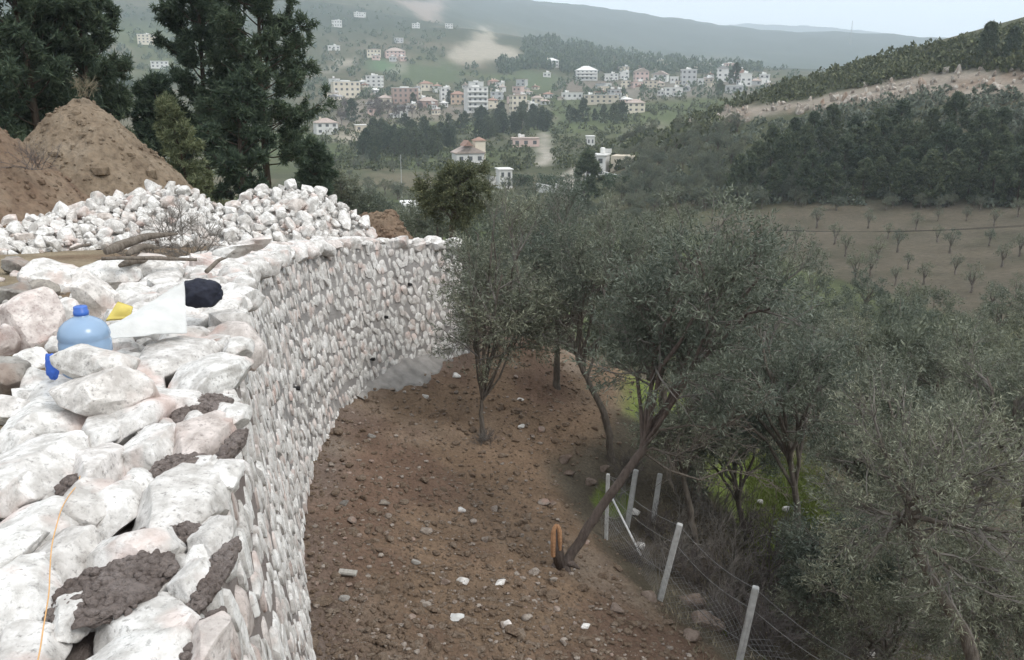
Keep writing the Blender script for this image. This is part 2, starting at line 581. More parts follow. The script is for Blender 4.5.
def leaf_mat(name, dark, mid, light, trans=0.25, rough=0.6):
    m = bpy.data.materials.new(name)
    m.use_nodes = True
    t = m.node_tree
    b = t.nodes['Principled BSDF']
    b.inputs['Roughness'].default_value = rough
    b.inputs['Specular IOR Level'].default_value = 0.25
    c = ramp(t, island(t), [(0.0, dark), (0.55, mid), (0.9, light), (1.0, tuple(x * 1.15 for x in light))])
    ob = ramp(t, rnd(t), [(0.0, (0.72, 0.78, 0.78)), (1.0, (1.28, 1.2, 1.08))])
    c = mix(t, 0.8, c, ob, 'MULTIPLY')
    f = noise(t, wpos(t), 1.3, 2)
    c = mix(t, 0.6, c, ramp(t, f, [(0.35, (0.75, 0.8, 0.8)), (0.65, (1.2, 1.18, 1.05))]), 'MULTIPLY')
    t.links.new(c, b.inputs['Base Color'])
    tr = N(t, 'BsdfTranslucent')
    t.links.new(c, tr.inputs['Color'])
    mx = N(t, 'MixShader')
    mx.inputs[0].default_value = trans
    t.links.new(b.outputs[0], mx.inputs[1])
    t.links.new(tr.outputs[0], mx.inputs[2])
    t.links.new(mx.outputs[0], t.nodes['Material Output'].inputs['Surface'])
    return m
M_OLIVE = leaf_mat('olive_leaf', (0.102, 0.114, 0.092), (0.160, 0.176, 0.144), (0.26, 0.278, 0.236), 0.35)
M_OLIVEFAR = leaf_mat('olive_leaf_dull', (0.100, 0.112, 0.088), (0.150, 0.165, 0.130), (0.215, 0.23, 0.185), 0.35)
M_PINE = leaf_mat('pine_needle', (0.052, 0.078, 0.056), (0.084, 0.118, 0.083), (0.132, 0.166, 0.112), 0.4)
M_PINEHILL = leaf_mat('hill_pine_needle', (0.060, 0.080, 0.056), (0.098, 0.124, 0.084), (0.155, 0.182, 0.118), 0.35)
M_PINEYOUNG = leaf_mat('young_needle', (0.080, 0.098, 0.060), (0.125, 0.148, 0.088), (0.18, 0.205, 0.13), 0.3)
M_SCRUB = leaf_mat('scrub_leaf', (0.045, 0.055, 0.028), (0.075, 0.088, 0.045), (0.12, 0.13, 0.07), 0.15)
M_DARKTREE = leaf_mat('carob_leaf', (0.060, 0.072, 0.046), (0.095, 0.11, 0.070), (0.155, 0.17, 0.11), 0.3)
M_GRASS = leaf_mat('grass_blade', (0.10, 0.13, 0.04), (0.155, 0.195, 0.06), (0.22, 0.26, 0.10), 0.35)
M_BARE = plain('bare_twig', (0.12, 0.105, 0.10), 0.9, 0.1, 0.3, 3)
M_TWIG = plain('grey_twig', (0.17, 0.155, 0.14), 0.9, 0.1, 0.3, 4)
M_DRY = plain('dry_weed', (0.24, 0.21, 0.15), 0.95, 0.1, 0.3, 4)

def bark_mat(name, c0, c1):
    m, t, b = mat_new(name, 0.95, 0.1)
    mp = N(t, 'Mapping')
    mp.inputs['Scale'].default_value = (1, 1, 0.25)
    t.links.new(wpos(t), mp.inputs['Vector'])
    f = noise(t, mp.outputs[0], 22, 6, 0.7)
    t.links.new(ramp(t, f, [(0.3, c0), (0.7, c1)]), b.inputs['Base Color'])
    bump(t, b, f, 0.9, 0.04)
    return m
M_BARK = bark_mat('olive_bark', (0.075, 0.062, 0.052), (0.20, 0.175, 0.15))
M_BARKBROWN = bark_mat('brown_bark', (0.08, 0.063, 0.054), (0.19, 0.155, 0.138))
M_PINEBARK = bark_mat('pine_bark', (0.05, 0.038, 0.03), (0.12, 0.09, 0.07))
M_CONCRETE = plain('post_concrete', (0.42, 0.42, 0.41), 0.9, 0.2, 0.18, 14, 0.4)
M_FOOTING = plain('footing_concrete', (0.265, 0.25, 0.235), 0.97, 0.05, 0.25, 5, 0.7)

# ------------------------------------------------------------------ ground sheet
def inpoly(x, y, poly):
    c = np.zeros(x.shape, bool)
    n = len(poly)
    for i in range(n):
        (x1, y1), (x2, y2) = poly[i], poly[(i + 1) % n]
        cond = ((y1 > y) != (y2 > y))
        xi = (x2 - x1) * (y - y1) / (y2 - y1 + 1e-12) + x1
        c ^= cond & (x < xi)
    return c

def pix_poly(pts, rmin, rmax=5500):
    return [tuple(hit(px, py, rmin, rmax)[:2]) for px, py in pts]

def gpt(px, py, r0=4.5, r1=60):
    rr = np.linspace(r0, r1, 900)
    d = pdir(px, py)
    k = rr / math.hypot(d[0], d[1])
    g = ground_z(d[0] * k, d[1] * k)
    i = int(np.argmax(CAMZ + d[2] * k < g))
    return np.array([d[0] * k[i], d[1] * k[i], g[i]])
GPT = gpt

def make_ground():
    az = np.concatenate([np.radians(np.linspace(-180, -40, 42, endpoint=False)), np.radians(np.linspace(-40, 40, 350)), np.radians(np.linspace(40, 180, 43)[1:-1])])
    r1 = np.exp(np.arange(math.log(0.6), math.log(28), 0.013))
    r2 = np.exp(np.arange(math.log(28.3), math.log(6600), 0.026))
    rr = np.concatenate([r1, r2])
    A, Rr = np.meshgrid(az, rr, indexing='ij')
    X, Y = Rr * np.sin(A), Rr * np.cos(A)
    x, y = X.ravel(), Y.ravel()
    z = ground_z(x, y)
    r = np.hypot(x, y)
    s = np.full(x.shape, 99.0)
    m = r < 60
    s[m] = sdist(x[m], y[m])
    # loose dug soil on the low side: lumps
    ks = soil_k(x, y, r, s)
    C = np.zeros((len(x), 3))
    def put(col, k):
        k = np.asarray(k, float)[:, None]
        C[:] = C * (1 - k) + np.array(col) * k
    nA, nB, nC = n2(x, y, 25, 5, 11), n2(x, y, 7, 5, 12), n2(x, y, 120, 5, 13)
    put((0.075, 0.082, 0.05), np.ones(len(x)))
    put((0.125, 0.115, 0.08), sstep(-0.05, 0.35, nA))
    put((0.085, 0.11, 0.045), sstep(0.1, 0.4, nC) * 0.8)
    # far slopes
    put((0.045, 0.058, 0.036), sstep(900, 1150, r) * sstep(-0.35, 0.2, nC + 0.2))
    put((0.040, 0.052, 0.034), sstep(1900, 2400, r))
    # near low side: litter, grass
    nl = (1 - sstep(40, 60, r)) * (s > 0)
    put((0.115, 0.10, 0.078), nl)
    put((0.10, 0.115, 0.055), nl * 0.35 * sstep(0.0, 0.28, n2(x, y, 2.6, 4, 14) + 0.04))
    for (gx_, gy_, gr_) in ((785, 512, 1.9), (780, 535, 1.4), (632, 385, 1.8), (612, 498, 0.35)):
        c_ = GPT(gx_, gy_)
        dd_ = np.hypot(x - c_[0], y - c_[1]) + 0.5 * n2(x, y, 0.8, 3, 60)
        put((0.17, 0.215, 0.065), (1 - sstep(gr_ * 0.7, gr_, dd_)) * nl)
    # terrace
    tr = (s < -0.4) & (r < 60)
    put((0.27, 0.225, 0.16), tr * 1.0)
    put((0.20, 0.15, 0.105), tr * sstep(-0.05, 0.3, n2(x, y, 1.8, 4, 15)))
    put((0.17, 0.17, 0.085), tr * sstep(20, 30, r))
    c_ = GPT(236, 186, 24, 70)
    put((0.15, 0.20, 0.07), (1 - sstep(1.6, 2.4, np.hypot(x - c_[0], y - c_[1]))))
    # soil
    put((0.198, 0.142, 0.100), ks)
    put((0.25, 0.205, 0.165), ks * sstep(-0.1, 0.35, n2(x, y, 1.5, 4, 16)) * 0.7)
    put((0.155, 0.104, 0.080), ks * sstep(0.0, 0.3, n2(x, y, 2.3, 4, 17)) * 0.8)
    gravel = ks * (1 - sstep(0.25, 1.1, s + 0.5 * n2(x, y, 0.9, 3, 18)))
    put((0.26, 0.245, 0.235), gravel * (0.25 + 0.75 * (1 - sstep(6.2, 8.0, y))) * 0.9)
    # far patches
    def patch(pts, col, rmin, k=1.0, rmax=5500):
        P = pix_poly(pts, rmin, rmax)
        P_ = np.array(P); pad = 0.04 * np.hypot(*P_.mean(0))
        m = (x > P_[:, 0].min() - pad) & (x < P_[:, 0].max() + pad) & (y > P_[:, 1].min() - pad) & (y < P_[:, 1].max() + pad)
        xm, ym, rm = x[m], y[m], r[m]
        w_ = 0.012 * rm
        jx, jy = xm + w_ * n2(xm, ym, 12, 3, 19), ym + w_ * 2 * n2(xm, ym, 12, 3, 20)
        acc = np.zeros(len(xm))
        for a_ in range(12):
            for q_ in (0.004, 0.008):
                acc += inpoly(jx + q_ * rm * math.cos(a_ * 0.5236), jy + q_ * 2.5 * rm * math.sin(a_ * 0.5236), P)
        kk = np.zeros(len(x)); kk[m] = acc / 24 * k
        put(col, kk)
        return P
    FIELD = patch([(690, 232), (720, 214), (790, 206), (860, 200), (940, 197), (1024, 193), (1250, 185), (1300, 330), (1060, 330), (1000, 322), (930, 310), (870, 292), (820, 272), (770, 250)], (0.105, 0.093, 0.072), 55, 1.0, 170)
    kf = inpoly(x, y, FIELD)
    put((0.078, 0.074, 0.054), kf * sstep(0.0, 0.3, n2(x, y, 5, 4, 21)) * 0.8)
    patch([(445, 62), (452, 52), (470, 40), (484, 33), (498, 44), (522, 52), (520, 62), (500, 60), (480, 65)], (0.31, 0.285, 0.235), 500)
    patch([(486, 36), (478, 28), (486, 26), (494, 38)], (0.42, 0.39, 0.32), 600)
    patch([(392, 0), (446, 0), (440, 14), (428, 22), (414, 12)], (0.25, 0.205, 0.17), 700)
    patch([(396, 66), (450, 62), (466, 78), (440, 86), (402, 84)], (0.08, 0.105, 0.055), 400)
    patch([(515, 68), (560, 76), (560, 92), (520, 92)], (0.085, 0.11, 0.06), 400)
    patch([(560, 80), (615, 80), (640, 92), (560, 94)], (0.16, 0.14, 0.115), 400)
    patch([(368, 60), (396, 60), (394, 71), (368, 71)], (0.09, 0.15, 0.08), 400)
    patch([(342, 60), (354, 56), (346, 66), (326, 74), (322, 72), (338, 68)], (0.36, 0.33, 0.28), 400)
    patch([(402, 56), (405, 56), (399, 75), (395, 75)], (0.40, 0.38, 0.33), 400)
    patch([(340, 95), (390, 92), (480, 108), (470, 120), (400, 124), (330, 128)], (0.21, 0.18, 0.155), 300, 0.75)
    patch([(480, 100), (545, 105), (560, 122), (520, 126)], (0.20, 0.18, 0.15), 300, 0.7)
    patch([(660, 82), (760, 80), (760, 98), (640, 100), (610, 96)], (0.20, 0.185, 0.16), 300, 0.75)
    patch([(538, 131), (545, 131), (552, 155), (548, 166), (532, 166), (540, 150)], (0.34, 0.32, 0.28), 200)
    patch([(330, 134), (365, 130), (400, 140), (398, 146), (330, 141)], (0.33, 0.30, 0.25), 200, 0.9)
    patch([(556, 178), (575, 165), (585, 182), (575, 200), (560, 196)], (0.36, 0.34, 0.30), 150)
    patch([(628, 128), (660, 120), (700, 122), (690, 140), (650, 142)], (0.20, 0.18, 0.14), 150, 0.6)
    # cut rock face on the right hillside
    CUT = patch([(668, 118), (700, 112), (760, 106), (800, 101), (840, 92), (880, 84), (930, 74), (985, 70), (1040, 74), (1040, 92), (985, 96), (930, 97), (870, 102), (800, 111), (740, 120), (690, 128)], (0.27, 0.24, 0.205), 150, 1.0, 300)
    put((0.21, 0.165, 0.13), inpoly(x, y, CUT) * sstep(0.0, 0.3, n2(x, y, 9, 4, 22)))
    ni, nj = A.shape
    ii = np.arange(ni)
    I0 = ii[:, None] * nj + np.arange(nj - 1)[None]
    I1 = ((ii + 1) % ni)[:, None] * nj + np.arange(nj - 1)[None]
    Q = np.stack([I0, I0 + 1, I1 + 1, I1], -1).reshape(-1, 4)
    # face upward
    V = np.stack([x, y, z], 1)
    Q = Q[:, ::-1] if np.cross(V[Q[0, 1]] - V[Q[0, 0]], V[Q[0, 2]] - V[Q[0, 0]])[2] < 0 else Q
    me = mesh_np('ground', V, [Q], M_GROUND, True, {'albedo': C})
    o = link('ground', me)
    tag(o, 'sloping ground with dug brown soil, grass and fields', None, None, 'structure')
    return FIELD, CUT
FIELD, CUT = make_ground()

# ------------------------------------------------------------------ the dry-faced stone retaining wall
wall = thing('retaining_wall', 'curving retaining wall of white rubble stones set in mortar', 'wall', (0, 0, 0))
wall['kind'] = 'thing'

def face_pt(t, v, out=0.0):
    """point on the outer face at arc t and v=0 (foot) .. 1 (top)"""
    x, y, tx, ty = wall_pt(t)
    nx, ny = ty, -tx
    zt = top_z(y)
    b = BATTER * (1 - v) + out
    return np.stack([x + nx * b, y + ny * b, (ZB - 0.25) * (1 - v) + zt * v], -1), (tx, ty), (nx, ny)

def make_core():
    ts = np.linspace(0, WLEN, 230)
    vs = np.linspace(0, 1, 42)
    T, Vv = np.meshgrid(ts, vs, indexing='ij')
    P, _, (nx, ny) = face_pt(T.ravel(), Vv.ravel(), -0.040)
    nz = fbm(P * 5, 3) * 0.022
    P[:, 0] += nx * nz; P[:, 1] += ny * nz
    P = P.reshape(len(ts), len(vs), 3)
    # top strip
    inn = np.linspace(0.1, 1.02, 14)
    x, y, tx, ty = wall_pt(ts)
    top = np.stack([x[:, None] - ty[:, None] * inn, y[:, None] + tx[:, None] * inn, np.repeat(top_z(y)[:, None], len(inn), 1)], -1)
    top[..., 2] += 0.03 * fbm(top * 6, 3) - 0.075
    back = top[:, -1:].copy(); back[..., 2] -= 0.7
    G = np.concatenate([P, top, back], 1)
    n, k = G.shape[:2]
    I = (np.arange(n - 1)[:, None] * k + np.arange(k - 1)[None])
    Q = np.stack([I, I + k, I + k + 1, I + 1], -1).reshape(-1, 4)
    V = G.reshape(-1, 3)
    cap = np.array([[(n - 1) * k + i for i in range(k)]])
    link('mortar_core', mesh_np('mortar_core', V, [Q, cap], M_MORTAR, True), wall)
make_core()

NV = 14
_S2 = [rock_shape(100 + i, 2, 8, 0.60, 0.9, 0.07, 0.72) for i in range(NV)]
_S3 = [rock_shape(100 + i, 3, 9, 0.60, 0.9, 0.07, 0.72) for i in range(NV)]
_S4 = [rock_shape(150 + i, 5, 15, 0.54, 0.92, 0.04, 0.35) for i in range(NV)]

def flat_front(sh):
    V, F = sh
    V = V.copy()
    V[:, 2] = np.where(V[:, 2] > 0.5, 0.5 + (V[:, 2] - 0.5) * 0.22, V[:, 2])
    V /= np.abs(V).max(0)
    return V, F
_F2, _F3 = [flat_front(a) for a in _S2], [flat_front(a) for a in _S3]
stones = []       # (matrix 4x4, variant, importance, kind)
def stone_mtx(c, ex, ey, ez, d):
    M = np.eye(4)
    M[:3, 0], M[:3, 1], M[:3, 2], M[:3, 3] = np.array(ex) * d[0] / 2, np.array(ey) * d[1] / 2, np.array(ez) * d[2] / 2, c
    return M

def importance(M, area, normal):
    c = M[:3, 3]
    px, py, dep = project(c)
    if dep < 0.5 or px < -40 or px > 1064 or py > 730 or py < 0: return -1
    v = np.array([0, 0, CAMZ]) - c
    L = np.linalg.norm(v)
    return area * max(0.05, float(np.dot(v / L, normal))) / L ** 2

t = 0.3
wg = np.random.default_rng(21)
zc = ZB - 0.05
v = 0.02
H = 3.5
course = 0
while v < 0.985:
    hgt = wg.uniform(0.20, 0.265)
    dv = hgt / 3.3
    t = 1.2 + wg.uniform(0, 0.2)
    while t < WLEN - 0.05:
        yy_ = float(np.interp(t, WT, WL[:, 1]))
        nearf = float(np.interp(yy_, [2.8, 4.8], [1.0, 0.0])) * float(np.interp(v, [0.7, 0.85], [0.0, 1.0]))
        wd = (1 + 0.7 * nearf) * wg.uniform(0.09, 0.18) * (1.55 if wg.random() < 0.15 else 1)
        tc = t + wd / 2
        vv = min(0.985, v + dv / 2 + 0.022 * math.sin(tc * 0.9 + course) * 0.4 + wg.normal(0, 0.016))
        P, (tx, ty), (nx, ny) = face_pt(np.array([tc]), np.array([vv]))
        n3 = np.array([nx[0], ny[0], 0.13]); n3 /= np.linalg.norm(n3)
        tg = np.array([tx[0], ty[0], 0])
        up = np.cross(n3, tg)
        up = up if up[2] > 0 else -up
        a = wg.normal(0.12, 0.32)
        e1, e2 = tg * math.cos(a) + up * math.sin(a), -tg * math.sin(a) + up * math.cos(a)
        hh = hgt * wg.uniform(0.68, 1.22)
        wj = wd * wg.uniform(0.78, 1.02)
        dp = wg.uniform(0.14, 0.20) + 0.05 * nearf
        if wg.random() > 0.02:
            M = stone_mtx(P[0] - n3 * (dp / 2 - wg.uniform(0.004, 0.03) - 0.035 * nearf), e1, e2, n3, (wj, hh, dp))
            stones.append([M, int(wg.integers(NV)), importance(M, wj * hh, n3), 'face'])
        t += wd
    v += dv
    course += 1

# capping stones on the top of the wall: those near the camera are set one by one, the rest fill in
heroes = [(128, 652, 125, 62, .0), (146, 607, 96, 62, .25), (128, 542, 112, 40, .05), (190, 575, 34, 80, .0), (172, 497, 92, 66, .1), (36, 512, 78, 66, 0),
          (24, 588, 66, 80, .2), (22, 645, 60, 56, 0), (57, 412, 80, 44, .1), (137, 407, 72, 48, -.1), (196, 436, 74, 42, .1), (28, 458, 96, 54, .1),
          (94, 462, 56, 56, .3), (72, 385, 64, 32, 0), (112, 366, 84, 34, .1), (162, 358, 84, 36, -.1), (212, 372, 70, 44, 0), (150, 440, 50, 34, .2), (86, 500, 48, 38, 0),
          (62, 545, 56, 44, .1), (208, 640, 40, 72, .1), (212, 530, 38, 66, .0), (70, 610, 40, 40, .2), (222, 470, 34, 56, 0), (118, 495, 44, 30, 0), (100, 430, 40, 26, 0),
          (10, 545, 44, 40, .0), (5, 490, 40, 40, .2), (190, 400, 48, 26, .2), (20, 425, 40, 24, 0), (232, 415, 30, 52, 0), (235, 350, 30, 40, .0)]
placed = []
tg_ = np.random.default_rng(5)
for (px, py, pw, ph, rz) in heroes:
    c = at_z(px, py, 0.06)
    L = np.linalg.norm(c - np.array([0, 0, CAMZ]))
    dep = math.asin((CAMZ - c[2]) / L)
    wx = pw * L / FPX
    wy = min(ph * L / FPX / math.sin(dep), wx * 1.9)
    hz = min(0.85 * min(wx, wy), 0.26) * tg_.uniform(0.85, 1.1)
    ca, sa = math.cos(rz), math.sin(rz)
    tilt = tg_.normal(0, 0.07, 2)
    ez = np.array([tilt[0], tilt[1], 1.0]); ez /= np.linalg.norm(ez)
    ex = np.array([ca, sa, 0]); ex -= ez * (ex @ ez); ex /= np.linalg.norm(ex)
    ey = np.cross(ez, ex)
    M = stone_mtx(np.array([c[0], c[1], 0.07 - hz * 0.42 + tg_.uniform(0, 0.05)]), ex, ey, ez, (wx * 1.0, wy * 0.98, hz))
    stones.append([M, int(tg_.integers(NV)), 10 + wx * wy, 'hero'])
    placed.append((c[0], c[1], 0.5 * math.sqrt(wx * wy)))
cands = []
for _ in range(9000):
    t = tg_.uniform(2.0, WLEN - 0.1)
    q = tg_.uniform(0.02, 0.98)
    x, y, tx, ty = wall_pt(t)
    cands.append((x - ty * q, y + tx * q, t, math.atan2(ty, tx)))
_j = at(80, 306, 5.15)
placed.append((_j[0], _j[1], 0.15))
for rad in (0.20, 0.16, 0.125, 0.095, 0.07, 0.05):
    for (x, y, t, ang) in cands[: int(9000 * (1 if rad < 0.1 else 0.5))]:
        if all((x - a) ** 2 + (y - b) ** 2 > (0.80 * (rad + c)) ** 2 for a, b, c in placed if abs(a - x) < 0.6 and abs(b - y) < 0.6):
            placed.append((x, y, rad))
            an = ang + tg_.normal(0, 0.5)
            lx, ly = rad * 2 * tg_.uniform(0.95, 1.3), rad * 2 * tg_.uniform(0.8, 1.0)
            hz = rad * tg_.uniform(1.1, 1.6)
            ez = np.array([*tg_.normal(0, 0.10, 2), 1.0]); ez /= np.linalg.norm(ez)
            ex = np.array([math.cos(an), math.sin(an), 0]); ex -= ez * (ex @ ez); ex /= np.linalg.norm(ex)
            zt = float(top_z(y))
            M = stone_mtx(np.array([x, y, zt + tg_.uniform(-0.02, 0.035) - hz * 0.18]), ex, np.cross(ez, ex), ez, (lx, ly, hz))
            stones.append([M, int(tg_.integers(NV)), importance(M, lx * ly, np.array([0, 0, 1.0])), 'top'])

stones.sort(key=lambda s: -s[2])
_me4 = [mesh_np('stone', V, [F], M_STONE_O, True) for V, F in _S4]
_me3 = [mesh_np('stone', V, [F], M_STONE_O, True) for V, F in _S3]
_mef = [mesh_np('stone', V, [F], M_STONE_O, True) for V, F in _F3]
for m_ in _me4 + _me3 + _mef:
    m_.set_sharp_from_angle(angle=R(28))
for s in stones[:300]:
    me = _mef[s[1]] if s[3] == 'face' else _me4[s[1]] if s[3] == 'hero' or s[2] > 0.006 else _me3[s[1]]
    o = link('stone', me, wall)
    o.matrix_world = Matrix(s[0].tolist())
Vs, Fs, off = [], [], 0
for s in stones[300:]:
    a2, a3 = (_F2, _F3) if s[3] == 'face' else (_S2, _S3)
    V, F = a3[s[1]] if s[2] > 0.0010 else a2[s[1]]
    Vs.append(V @ s[0][:3, :3].T + s[0][:3, 3])
    Fs.append(F + off)
    off += len(V)
me = mesh_np('small_stones', np.vstack(Vs), [np.vstack(Fs)], M_STONE, True)
me.set_sharp_from_angle(angle=R(35))
tag(link('smaller_stones', me, wall), None, None, None, 'stuff')

# lumps of brown mortar squeezed out between the capping stones
_GR = [rock_shape(800 + i, 1, 5, 0.6, 0.95, 0.12) for i in range(6)]
def mortar_patch(px, py, pw, ph, seed):
    g = np.random.default_rng(int(seed * 10) + 3)
    c = at_z(px, py, 0.06)
    L = np.linalg.norm(c - np.array([0, 0, CAMZ]))
    wx, wy = pw * L / FPX / 2, ph * L / FPX / 2 / ((CAMZ - 0.06) / L)
    V, F = ico(4)
    V = V.copy()
    V *= (1 + 0.35 * fbm(V * 1.6 + seed, 3) + 0.2 * fbm(V * 6 + seed, 3))[:, None]
    mb = MB().add(V * np.array([wx, wy, 0.035]), F)
    n = int(min(420, 60 + wx * wy * 9000))
    a_, q_ = g.uniform(0, 6.28, n), np.sqrt(g.uniform(0, 1, n))
    for x_, y_ in zip(wx * q_ * np.cos(a_), wy * q_ * np.sin(a_)):
        V2, F2 = _GR[int(g.integers(6))]
        sz = g.uniform(0.006, 0.019)
        k_ = 1 - (x_ / wx) ** 2 - (y_ / wy) ** 2
        mb.add(V2 * sz * g.uniform(0.8, 1.3, 3) + np.array([x_, y_, 0.030 * math.sqrt(max(k_, 0)) + g.uniform(-0.006, 0.008)]), F2)
    link('mortar_patch', mb.mesh('mortar_patch', M_BROWNMORTAR, True), wall, (c[0], c[1], 0.05 if pw > 50 and ph > 20 else 0.02))
for i, a in enumerate([(108, 590, 80, 44), (142, 572, 54, 30), (180, 460, 48, 22), (201, 403, 46, 24), (214, 566, 20, 60), (203, 632, 26, 50), (76, 478, 26, 18), (176, 527, 74, 12), (232, 440, 14, 30), (66, 600, 22, 30)]):
    mortar_patch(*a, i * 3.3)

# drain holes: short black pipe ends in the face
for (px, py) in [(388, 317), (300, 388), (374, 360), (412, 284), (448, 270)]:
    if px > 462: continue
    ts, vs = np.meshgrid(np.linspace(5, WLEN - 0.1, 260), np.linspace(0.1, 0.95, 60), indexing='ij')
    P, (tx, ty), (nx, ny) = face_pt(ts.ravel(), vs.ravel(), 0.03)
    qx, qy, _ = project(P)
    i = int(np.argmin((qx - px) ** 2 + (qy - py) ** 2))
    n3 = np.array([nx[i], ny[i], 0.0])
    mb = MB()
    for ra, l in ((0.030, 0.012),):
        mb.tube([P[i] - n3 * 0.1, P[i] + n3 * l], [ra, ra], 10, True)
    if 'M_BLACK' not in globals():
        M_BLACK = plain('black_plastic', (0.02, 0.02, 0.021), 0.6, 0.3, 0.2)
    link('drain_pipe', mb.mesh('drain_pipe', M_BLACK), wall)

# rough concrete spill along the foot at the far bend
def footing():
    ts = np.linspace(WLEN - 3.7, WLEN - 0.5, 70)
    us = np.linspace(0, 1, 14)
    x, y, tx, ty = wall_pt(ts)
    wd = 0.2 + 0.5 * np.sin(np.linspace(0, math.pi, 70)) ** 2 + 0.35 * n2(x, y, 0.5, 4, 31)
    G = np.zeros((70, 14, 3))
    for j, u in enumerate(us):
        o = BATTER - 0.15 + wd * u
        G[:, j, 0], G[:, j, 1] = x + ty * o, y - tx * o
        G[:, j, 2] = ground_z(G[:, j, 0], G[:, j, 1]) + 0.13 * (1 - u) ** 1.3 * np.sin(np.linspace(0, math.pi, 70)) ** 0.7 + 0.02
    G[..., 2] += 0.02 * fbm(G * 3, 4)
    G[:, -1, 2] -= 0.25
    I = np.arange(69)[:, None] * 14 + np.arange(13)[None]
    Q = np.stack([I, I + 14, I + 15, I + 1], -1).reshape(-1, 4)
    link('concrete_footing', mesh_np('concrete_footing', G.reshape(-1, 3), [Q], M_FOOTING, True), wall)
footing()

# ------------------------------------------------------------------ heaped earth behind the terrace
def earth_heap(name, label, cx, cy, rx, ry, h, seed, skew=(0, 0), rz=0.0, mat=None):
    n = 170
    g = np.linspace(-1, 1, n)
    U, W = np.meshgrid(g, g, indexing='ij')
    u, w_ = U.ravel(), W.ravel()
    cz, sz = math.cos(rz), math.sin(rz)
    x = cx + rx * (u * cz) - ry * (w_ * sz)
    y = cy + rx * (u * sz) + ry * (w_ * cz)
    d = np.hypot(u - skew[0] * (1 - np.hypot(u, w_)).clip(0), w_ - skew[1] * (1 - np.hypot(u, w_)).clip(0))
    d = d * (1 + 0.10 * n2(x, y, 1.6, 3, seed))
    d = np.sqrt(d * d + 0.012) - 0.012
    prof = np.clip(1 - d, 0, None)
    hh = h * (prof - 0.05 * np.exp(-(d / 0.12) ** 2))
    hh = hh + (prof > 0) * (0.36 * n2(x, y, 1.0, 6, seed + 1, 0.62) + 0.16 * np.abs(n2(x, y, 0.3, 4, seed + 2)))
    z = ground_z(x, y) + np.where(prof > 0, hh, -0.15)
    I = np.arange(n - 1)[:, None] * n + np.arange(n - 1)[None]
    Q = np.stack([I, I + n, I + n + 1, I + 1], -1).reshape(-1, 4)
    keep = (prof.reshape(n, n)[:-1, :-1] > 0) | (prof.reshape(n, n)[1:, 1:] > 0)
    Q = Q[keep.ravel()]
    used = np.unique(Q)
    mp = np.full(n * n, -1); mp[used] = np.arange(len(used))
    V = np.stack([x, y, z], 1)[used]
    o = link(name, mesh_np(name, V, [mp[Q]], mat or M_MOUND, True))
    tag(o, label, 'dirt mound')
    gg = np.random.default_rng(seed)
    mb = MB()
    shp = [rock_shape(900 + i, 1, 4, 0.5, 0.9, 0.1) for i in range(6)]
    for i_ in gg.choice(len(V), 1300):
        V2, F2 = shp[int(gg.integers(6))]
        mb.add(V2 * min(0.16, 0.022 * math.exp(gg.normal(0.2, 0.6))) * gg.uniform(0.8, 1.3, 3) + V[i_], F2)
    tag(link('clods', mb.mesh('clods', mat or M_MOUND), o), None, None, None, 'stuff')
    return V

ap = at(84, 92, 22.5)
heapV = earth_heap('dirt_mound', 'tall pointed mound of brown excavated earth in front of the pines', ap[0] - 0.1, ap[1], 3.15, 3.4, ap[2] - ground_z(ap[0], ap[1]) + 0.25, 40, (0.0, 0.0))
M_MOUNDRED = earth_mat('reddish_earth', (0.145, 0.098, 0.07), (0.205, 0.15, 0.108), (0.24, 0.19, 0.14), 1.1, 9)
ap2 = at(-28, 98, 18.5)
earth_heap('earth_bank', 'reddish cut earth bank at the left edge of the photo', ap2[0] - 0.6, ap2[1], 3.0, 3.6, ap2[2] - ground_z(ap2[0], ap2[1]) + 0.2, 50, (0, 0), 0, M_MOUNDRED)

ap3 = at(398, 224, 19.0)
earth_heap('earth_berm', 'low brown earth berm behind the far top of the wall', ap3[0], ap3[1], 1.9, 1.2, max(0.5, ap3[2] - ground_z(ap3[0], ap3[1])), 58, (0, 0), -0.2, M_MOUNDRED)
# ------------------------------------------------------------------ rocks
_RV = [rock_shape(300 + i, 3, 15, 0.42, 0.8, 0.03) for i in range(12)]
_RH = [rock_shape(340 + i, 4, 14, 0.45, 0.85, 0.06) for i in range(10)]
_rme = {}
def rock_mesh(i, mat, hi=False):
    k = (i, mat.name, hi)
    if k not in _rme:
        V, F = (_RH if hi else _RV)[i]
        me = mesh_np('rock', V, [F], mat, True)
        me.set_sharp_from_angle(angle=R(20))
        _rme[k] = me
    return _rme[k]

def put_rock(name, c, size, mat, label, group, g, hi=False, var=None, tilt=0.4):
    o = link(name, rock_mesh(int(g.integers(10)) if var is None else var, mat, hi), None, c, (g.normal(0, tilt), g.normal(0, tilt), g.uniform(0, 6.28) if var is None else 0), np.array(size) / 2)
    return tag(o, label, 'rock', group)

rg = np.random.default_rng(77)
